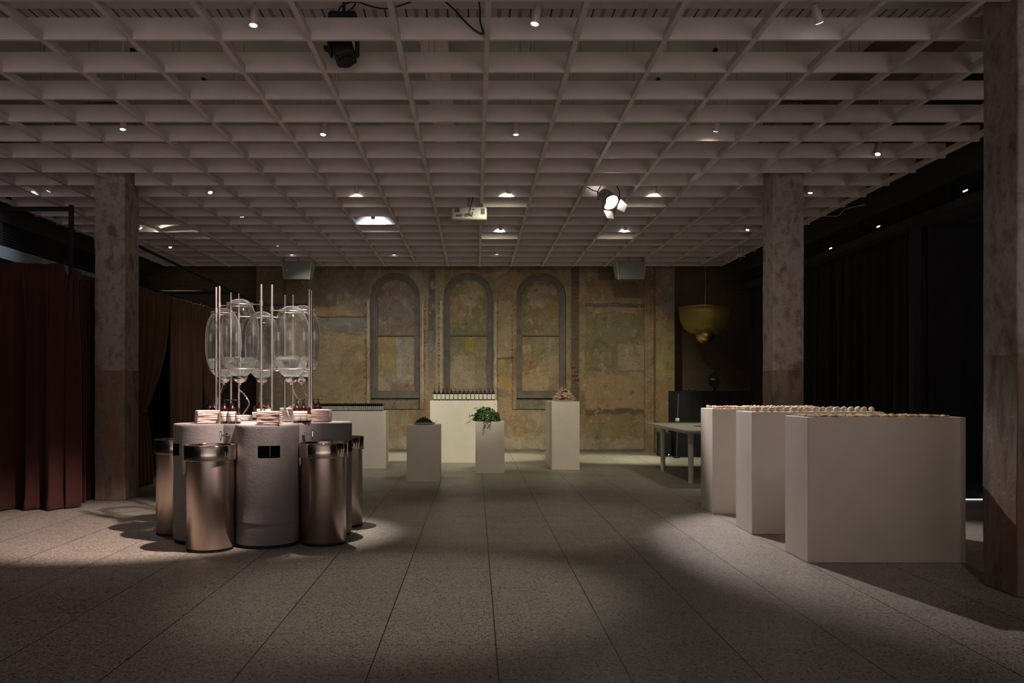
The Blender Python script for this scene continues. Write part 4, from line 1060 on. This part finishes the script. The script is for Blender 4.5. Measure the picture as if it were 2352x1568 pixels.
# moss dish
t = thing('moss_dish', 'shallow pale dish of dark moss on the low left plinth', 'dish', (-.735, 12.17, .806))
MB().lathe([(.001, .0), (.12, .0), (.155, .02), (.165, .03), (.158, .03), (.12, .012), (.001, .010)], n=48).build('dish', M['dish'], t)
m = MB(); rnd = random.Random(2)
for i in range(1500):
    an = rnd.uniform(0, 2*PI); u = math.sqrt(rnd.random()); x = .115*u*math.cos(an)-.01; y = .10*u*math.sin(an); h = .012+.075*(1-u**1.6)*(.8+.2*math.sin(9*x*20))
    L_ = rnd.uniform(.018, .045); dx, dy = rnd.uniform(-.014, .014), rnd.uniform(-.014, .014); w_ = .0045
    m.add([(x-w_, y, h*.55), (x+w_, y+w_, h*.55), (x+dx, y+dy, h+L_)], [(0, 1, 2)])
    m.add([(x, y-w_, h*.55), (x, y+w_, h*.6), (x+dx+.006, y-dy, h+L_*.7)], [(0, 1, 2)])
prof = [(.125*math.cos(a/8*PI/2), .008+.05*math.sin(a/8*PI/2)) for a in range(9)]; m.lathe([(max(r, .001), z) for r, z in prof], n=24)
m.build('moss', M['moss'], t)
# leafy plant
t = thing('leafy_plant', 'sprawling green leafy plant spilling over the low right plinth', 'plant', (.19, 13.32, .811))
m = MB(); rnd = random.Random(6)
def leaf(m, p, s, rx, rz, tilt):
    R = Matrix.Rotation(rz, 3, 'Z') @ Matrix.Rotation(rx, 3, 'X') @ Matrix.Rotation(tilt, 3, 'Y')
    sh = [(0, 0, 0), (.35, .35, .06), (.75, .42, .02), (1.05, .0, -.10), (.75, -.42, .02), (.35, -.35, .06), (.55, 0, -.05)]
    vs = [p+R @ Vector((a*s, b*s, c*s)) for a, b, c in sh]
    m.add(vs, [(0, 6, 1), (1, 6, 2), (2, 6, 3), (3, 6, 4), (4, 6, 5), (5, 6, 0)], True)
for i in range(1500):
    an = rnd.uniform(0, 2*PI); el = math.asin(rnd.random()); rr = rnd.uniform(.72, 1.02)
    p = Vector((.205*rr*math.cos(an)*math.cos(el)-.01, .18*rr*math.sin(an)*math.cos(el), .215*rr*math.sin(el)+.012))
    p.z *= 1-.25*max(0, p.x)/.2
    leaf(m, p, rnd.uniform(.018, .034), rnd.uniform(-.9, .9), an+rnd.uniform(-.7, .7), rnd.uniform(-.3, .9))
def trail(pts, n, s0=.02, s1=.032):
    c = curve_pts(pts, n)
    for q in c:
        for _ in range(2):
            leaf(m, q+Vector((rnd.uniform(-.015, .015), rnd.uniform(-.015, .015), rnd.uniform(-.01, .012))), rnd.uniform(s0, s1), rnd.uniform(-.9, .9), rnd.uniform(0, 6.28), rnd.uniform(-.4, .6))
    return c
tr1 = [trail([(-.16, -.05, .05), (-.22, -.10, .05), (-.27, -.14, .02), (-.315, -.18, -.02)], 10), trail([(-.15, 0, .09), (-.24, -.05, .10), (-.29, -.08, .06)], 9), trail([(-.05, -.15, .05), (-.04, -.20, .0), (-.05, -.215, -.08), (-.075, -.22, -.12)], 8),
       trail([(.02, -.15, .04), (.05, -.205, -.01), (.03, -.21, -.05)], 5), trail([(-.1, -.05, .18), (-.17, -.07, .19), (-.19, -.08, .21)], 6), trail([(.14, -.03, .1), (.22, -.05, .05), (.27, -.06, .03)], 6, .012, .02)]
m.build('leaves', M['leaf'], t)
m = MB()
for c in tr1: m.tube(c, .002, 5)
for i in range(26):
    a0 = rnd.uniform(-.2, 1.2); m.tube(curve_pts([(.05, -.05, .03), (.12*math.cos(a0)+.03, -.12, .12+.03*rnd.random()), (.19*math.cos(a0*.6), -.155+.1*rnd.random(), .14-.1*rnd.random())], 8), .0022, 5)
m.tube(curve_pts([(.10, 0, .17), (.105, .0, .22), (.125, .0, .265)], 8), .0015, 5); m.ball((.127, 0, .268), .007, 8, 6)
m.build('stems', M['stem'], t)

# ------------------------------------------------------------------ TABLE AND BACK CORNER
t = thing('table', 'white round-legged table behind the right-hand plinths', 'table', (3.45, 12.95, 0))
tp = MB(); x0, x1, y0, y1 = -.56, .56, -1.38, 1.45; r = .07; pts = []
for cx_, cy_, a0 in ((x1-r, y1-r, 0), (x0+r, y1-r, PI/2), (x0+r, y0+r, PI), (x1-r, y0+r, 1.5*PI)):
    for i in range(7): a = a0+PI/2*i/6; pts.append((cx_+r*math.cos(a), cy_+r*math.sin(a)))
n = len(pts)
lv = [(.92, .695), (.985, .715), (1.0, .738), (1.0, .75)]
vs = [(p[0]*k_, p[1]*k_, z) for k_, z in lv for p in pts]
fs = [(j*n+i, j*n+(i+1) % n, (j+1)*n+(i+1) % n, (j+1)*n+i) for j in range(3) for i in range(n)]
tp.add(vs, fs+[tuple(range(n-1, -1, -1)), tuple(3*n+i for i in range(n))]); tp.build('tabletop', M['tablew'], t)
for x in (-.43, .43):
    for y in (-1.14, .62): MB().cyl((x, y, 0), (x, y, .70), .036, .040, 20).build('leg', M['tablew'], t)
MB().box(-.1, .05, -.25, .02, .751, .757).build('cable_flap', M['boxgrey'], t)
# draped bar
dr = thing('draped_bar', 'high bar covered in black cloth at the back right', 'bar', (4.6, 16.6, 0))
MB().box(-.66, .78, -.28, .4, 0, 1.262).build('bar_body', M['black'], dr)
vs = []; loop = []
for (xa, ya), (xb, yb) in zip([(-.70, .42), (-.70, -.32), (.79, -.32)], [(-.70, -.32), (.79, -.32), (.79, .42)]):
    nseg = int(math.hypot(xb-xa, yb-ya)*60)
    for i in range(nseg): loop.append((xa+(xb-xa)*i/nseg, ya+(yb-ya)*i/nseg))
loop.append((.79, .42)); n = len(loop); rows = 12
for j in range(rows+1):
    z = 1.275*(1-j/rows)+.006
    for i, (x, y) in enumerate(loop):
        f_ = .014*math.sin(i*.42)*min(1, j/3)*(1+.6*j/rows); vs.append((x+(f_ if x < -.69 or x > .78 else 0), y+(f_-.01 if y < -.31 else 0), z))
m = MB().add(vs, [(j*n+i, j*n+i+1, (j+1)*n+i+1, (j+1)*n+i) for j in range(rows) for i in range(n-1)], True)
m.add([(-.70, -.32, 1.281), (.79, -.32, 1.281), (.79, .42, 1.281), (-.70, .42, 1.281)], [(0, 1, 2, 3)]); m.build('black_cloth', M['blackdeep'], dr)
t = thing('floor_speaker', 'small black speaker box with a blue light standing on the floor', 'speaker', (3.72, 16.62, 0))
MB().box(-.12, .12, -.14, .14, 0, .47).build('cabinet', M['black'], t, bevel=.01)
MB().box(-.10, .10, -.146, -.141, .04, .43).build('grille', M['blackdeep'], t)
MB().cyl((.06, -.147, .035), (.06, -.151, .035), .008, n=10).build('power_light', M['led'], t)
t = thing('slim_stand', 'slim grey stand beside the black draped bar', 'stand', (3.855, 16.15, 0))
MB().cyl((0, 0, .02), (.035, 0, 1.22), .006, n=10).build('post', M['boxgrey'], t)
MB().cyl((0, 0, 0), (0, 0, .02), .07, n=24).build('base', M['black'], t)
MB().box(-.02, .05, -.03, .03, .70, .76).build('clamp', M['tablew'], t, bevel=.01)
p = at(1642, 898, 16.5)
t = thing('black_floodlight', 'black kite-shaped lamp head on the draped bar', 'lamp', (p.x, 16.5, 1.287))
vs2 = [(0, 0), (.045, .05), (.09, .20), (.075, .26), (.035, .30), (.02, .385), (-.13, .28), (-.14, .22), (-.135, .13), (-.03, .07)]
n = len(vs2); MB().add([(x, -.05, z) for x, z in vs2]+[(x, .05, z) for x, z in vs2], [tuple(range(n)), tuple(range(2*n-1, n-1, -1))]+[(i, n+i, n+(i+1) % n, (i+1) % n) for i in range(n)]).build('housing', M['black'], t, bevel=.01)
MB().box(-.09, -.015, -.057, -.052, .215, .235).build('white_mark', M['mark'], t)
MB().cyl((0, 0, -.004), (0, 0, .03), .03, n=14).build('foot', M['black'], t)
for k_, px in enumerate((1579, 1594)):
    q = at(px, 898, 16.4)
    o = MB().lathe([(.001, 0), (.04, .0), (.06, .012), (.062, .02), (.055, .014), (.001, .006)], n=24).build('metal_bowl', M['chrome'], None, loc=(q.x, 16.4, 1.289))
    tag(o, 'small shiny metal bowl on the draped bar, %s of two' % ('left', 'right')[k_], 'bowl', 'metal bowls on the draped bar')
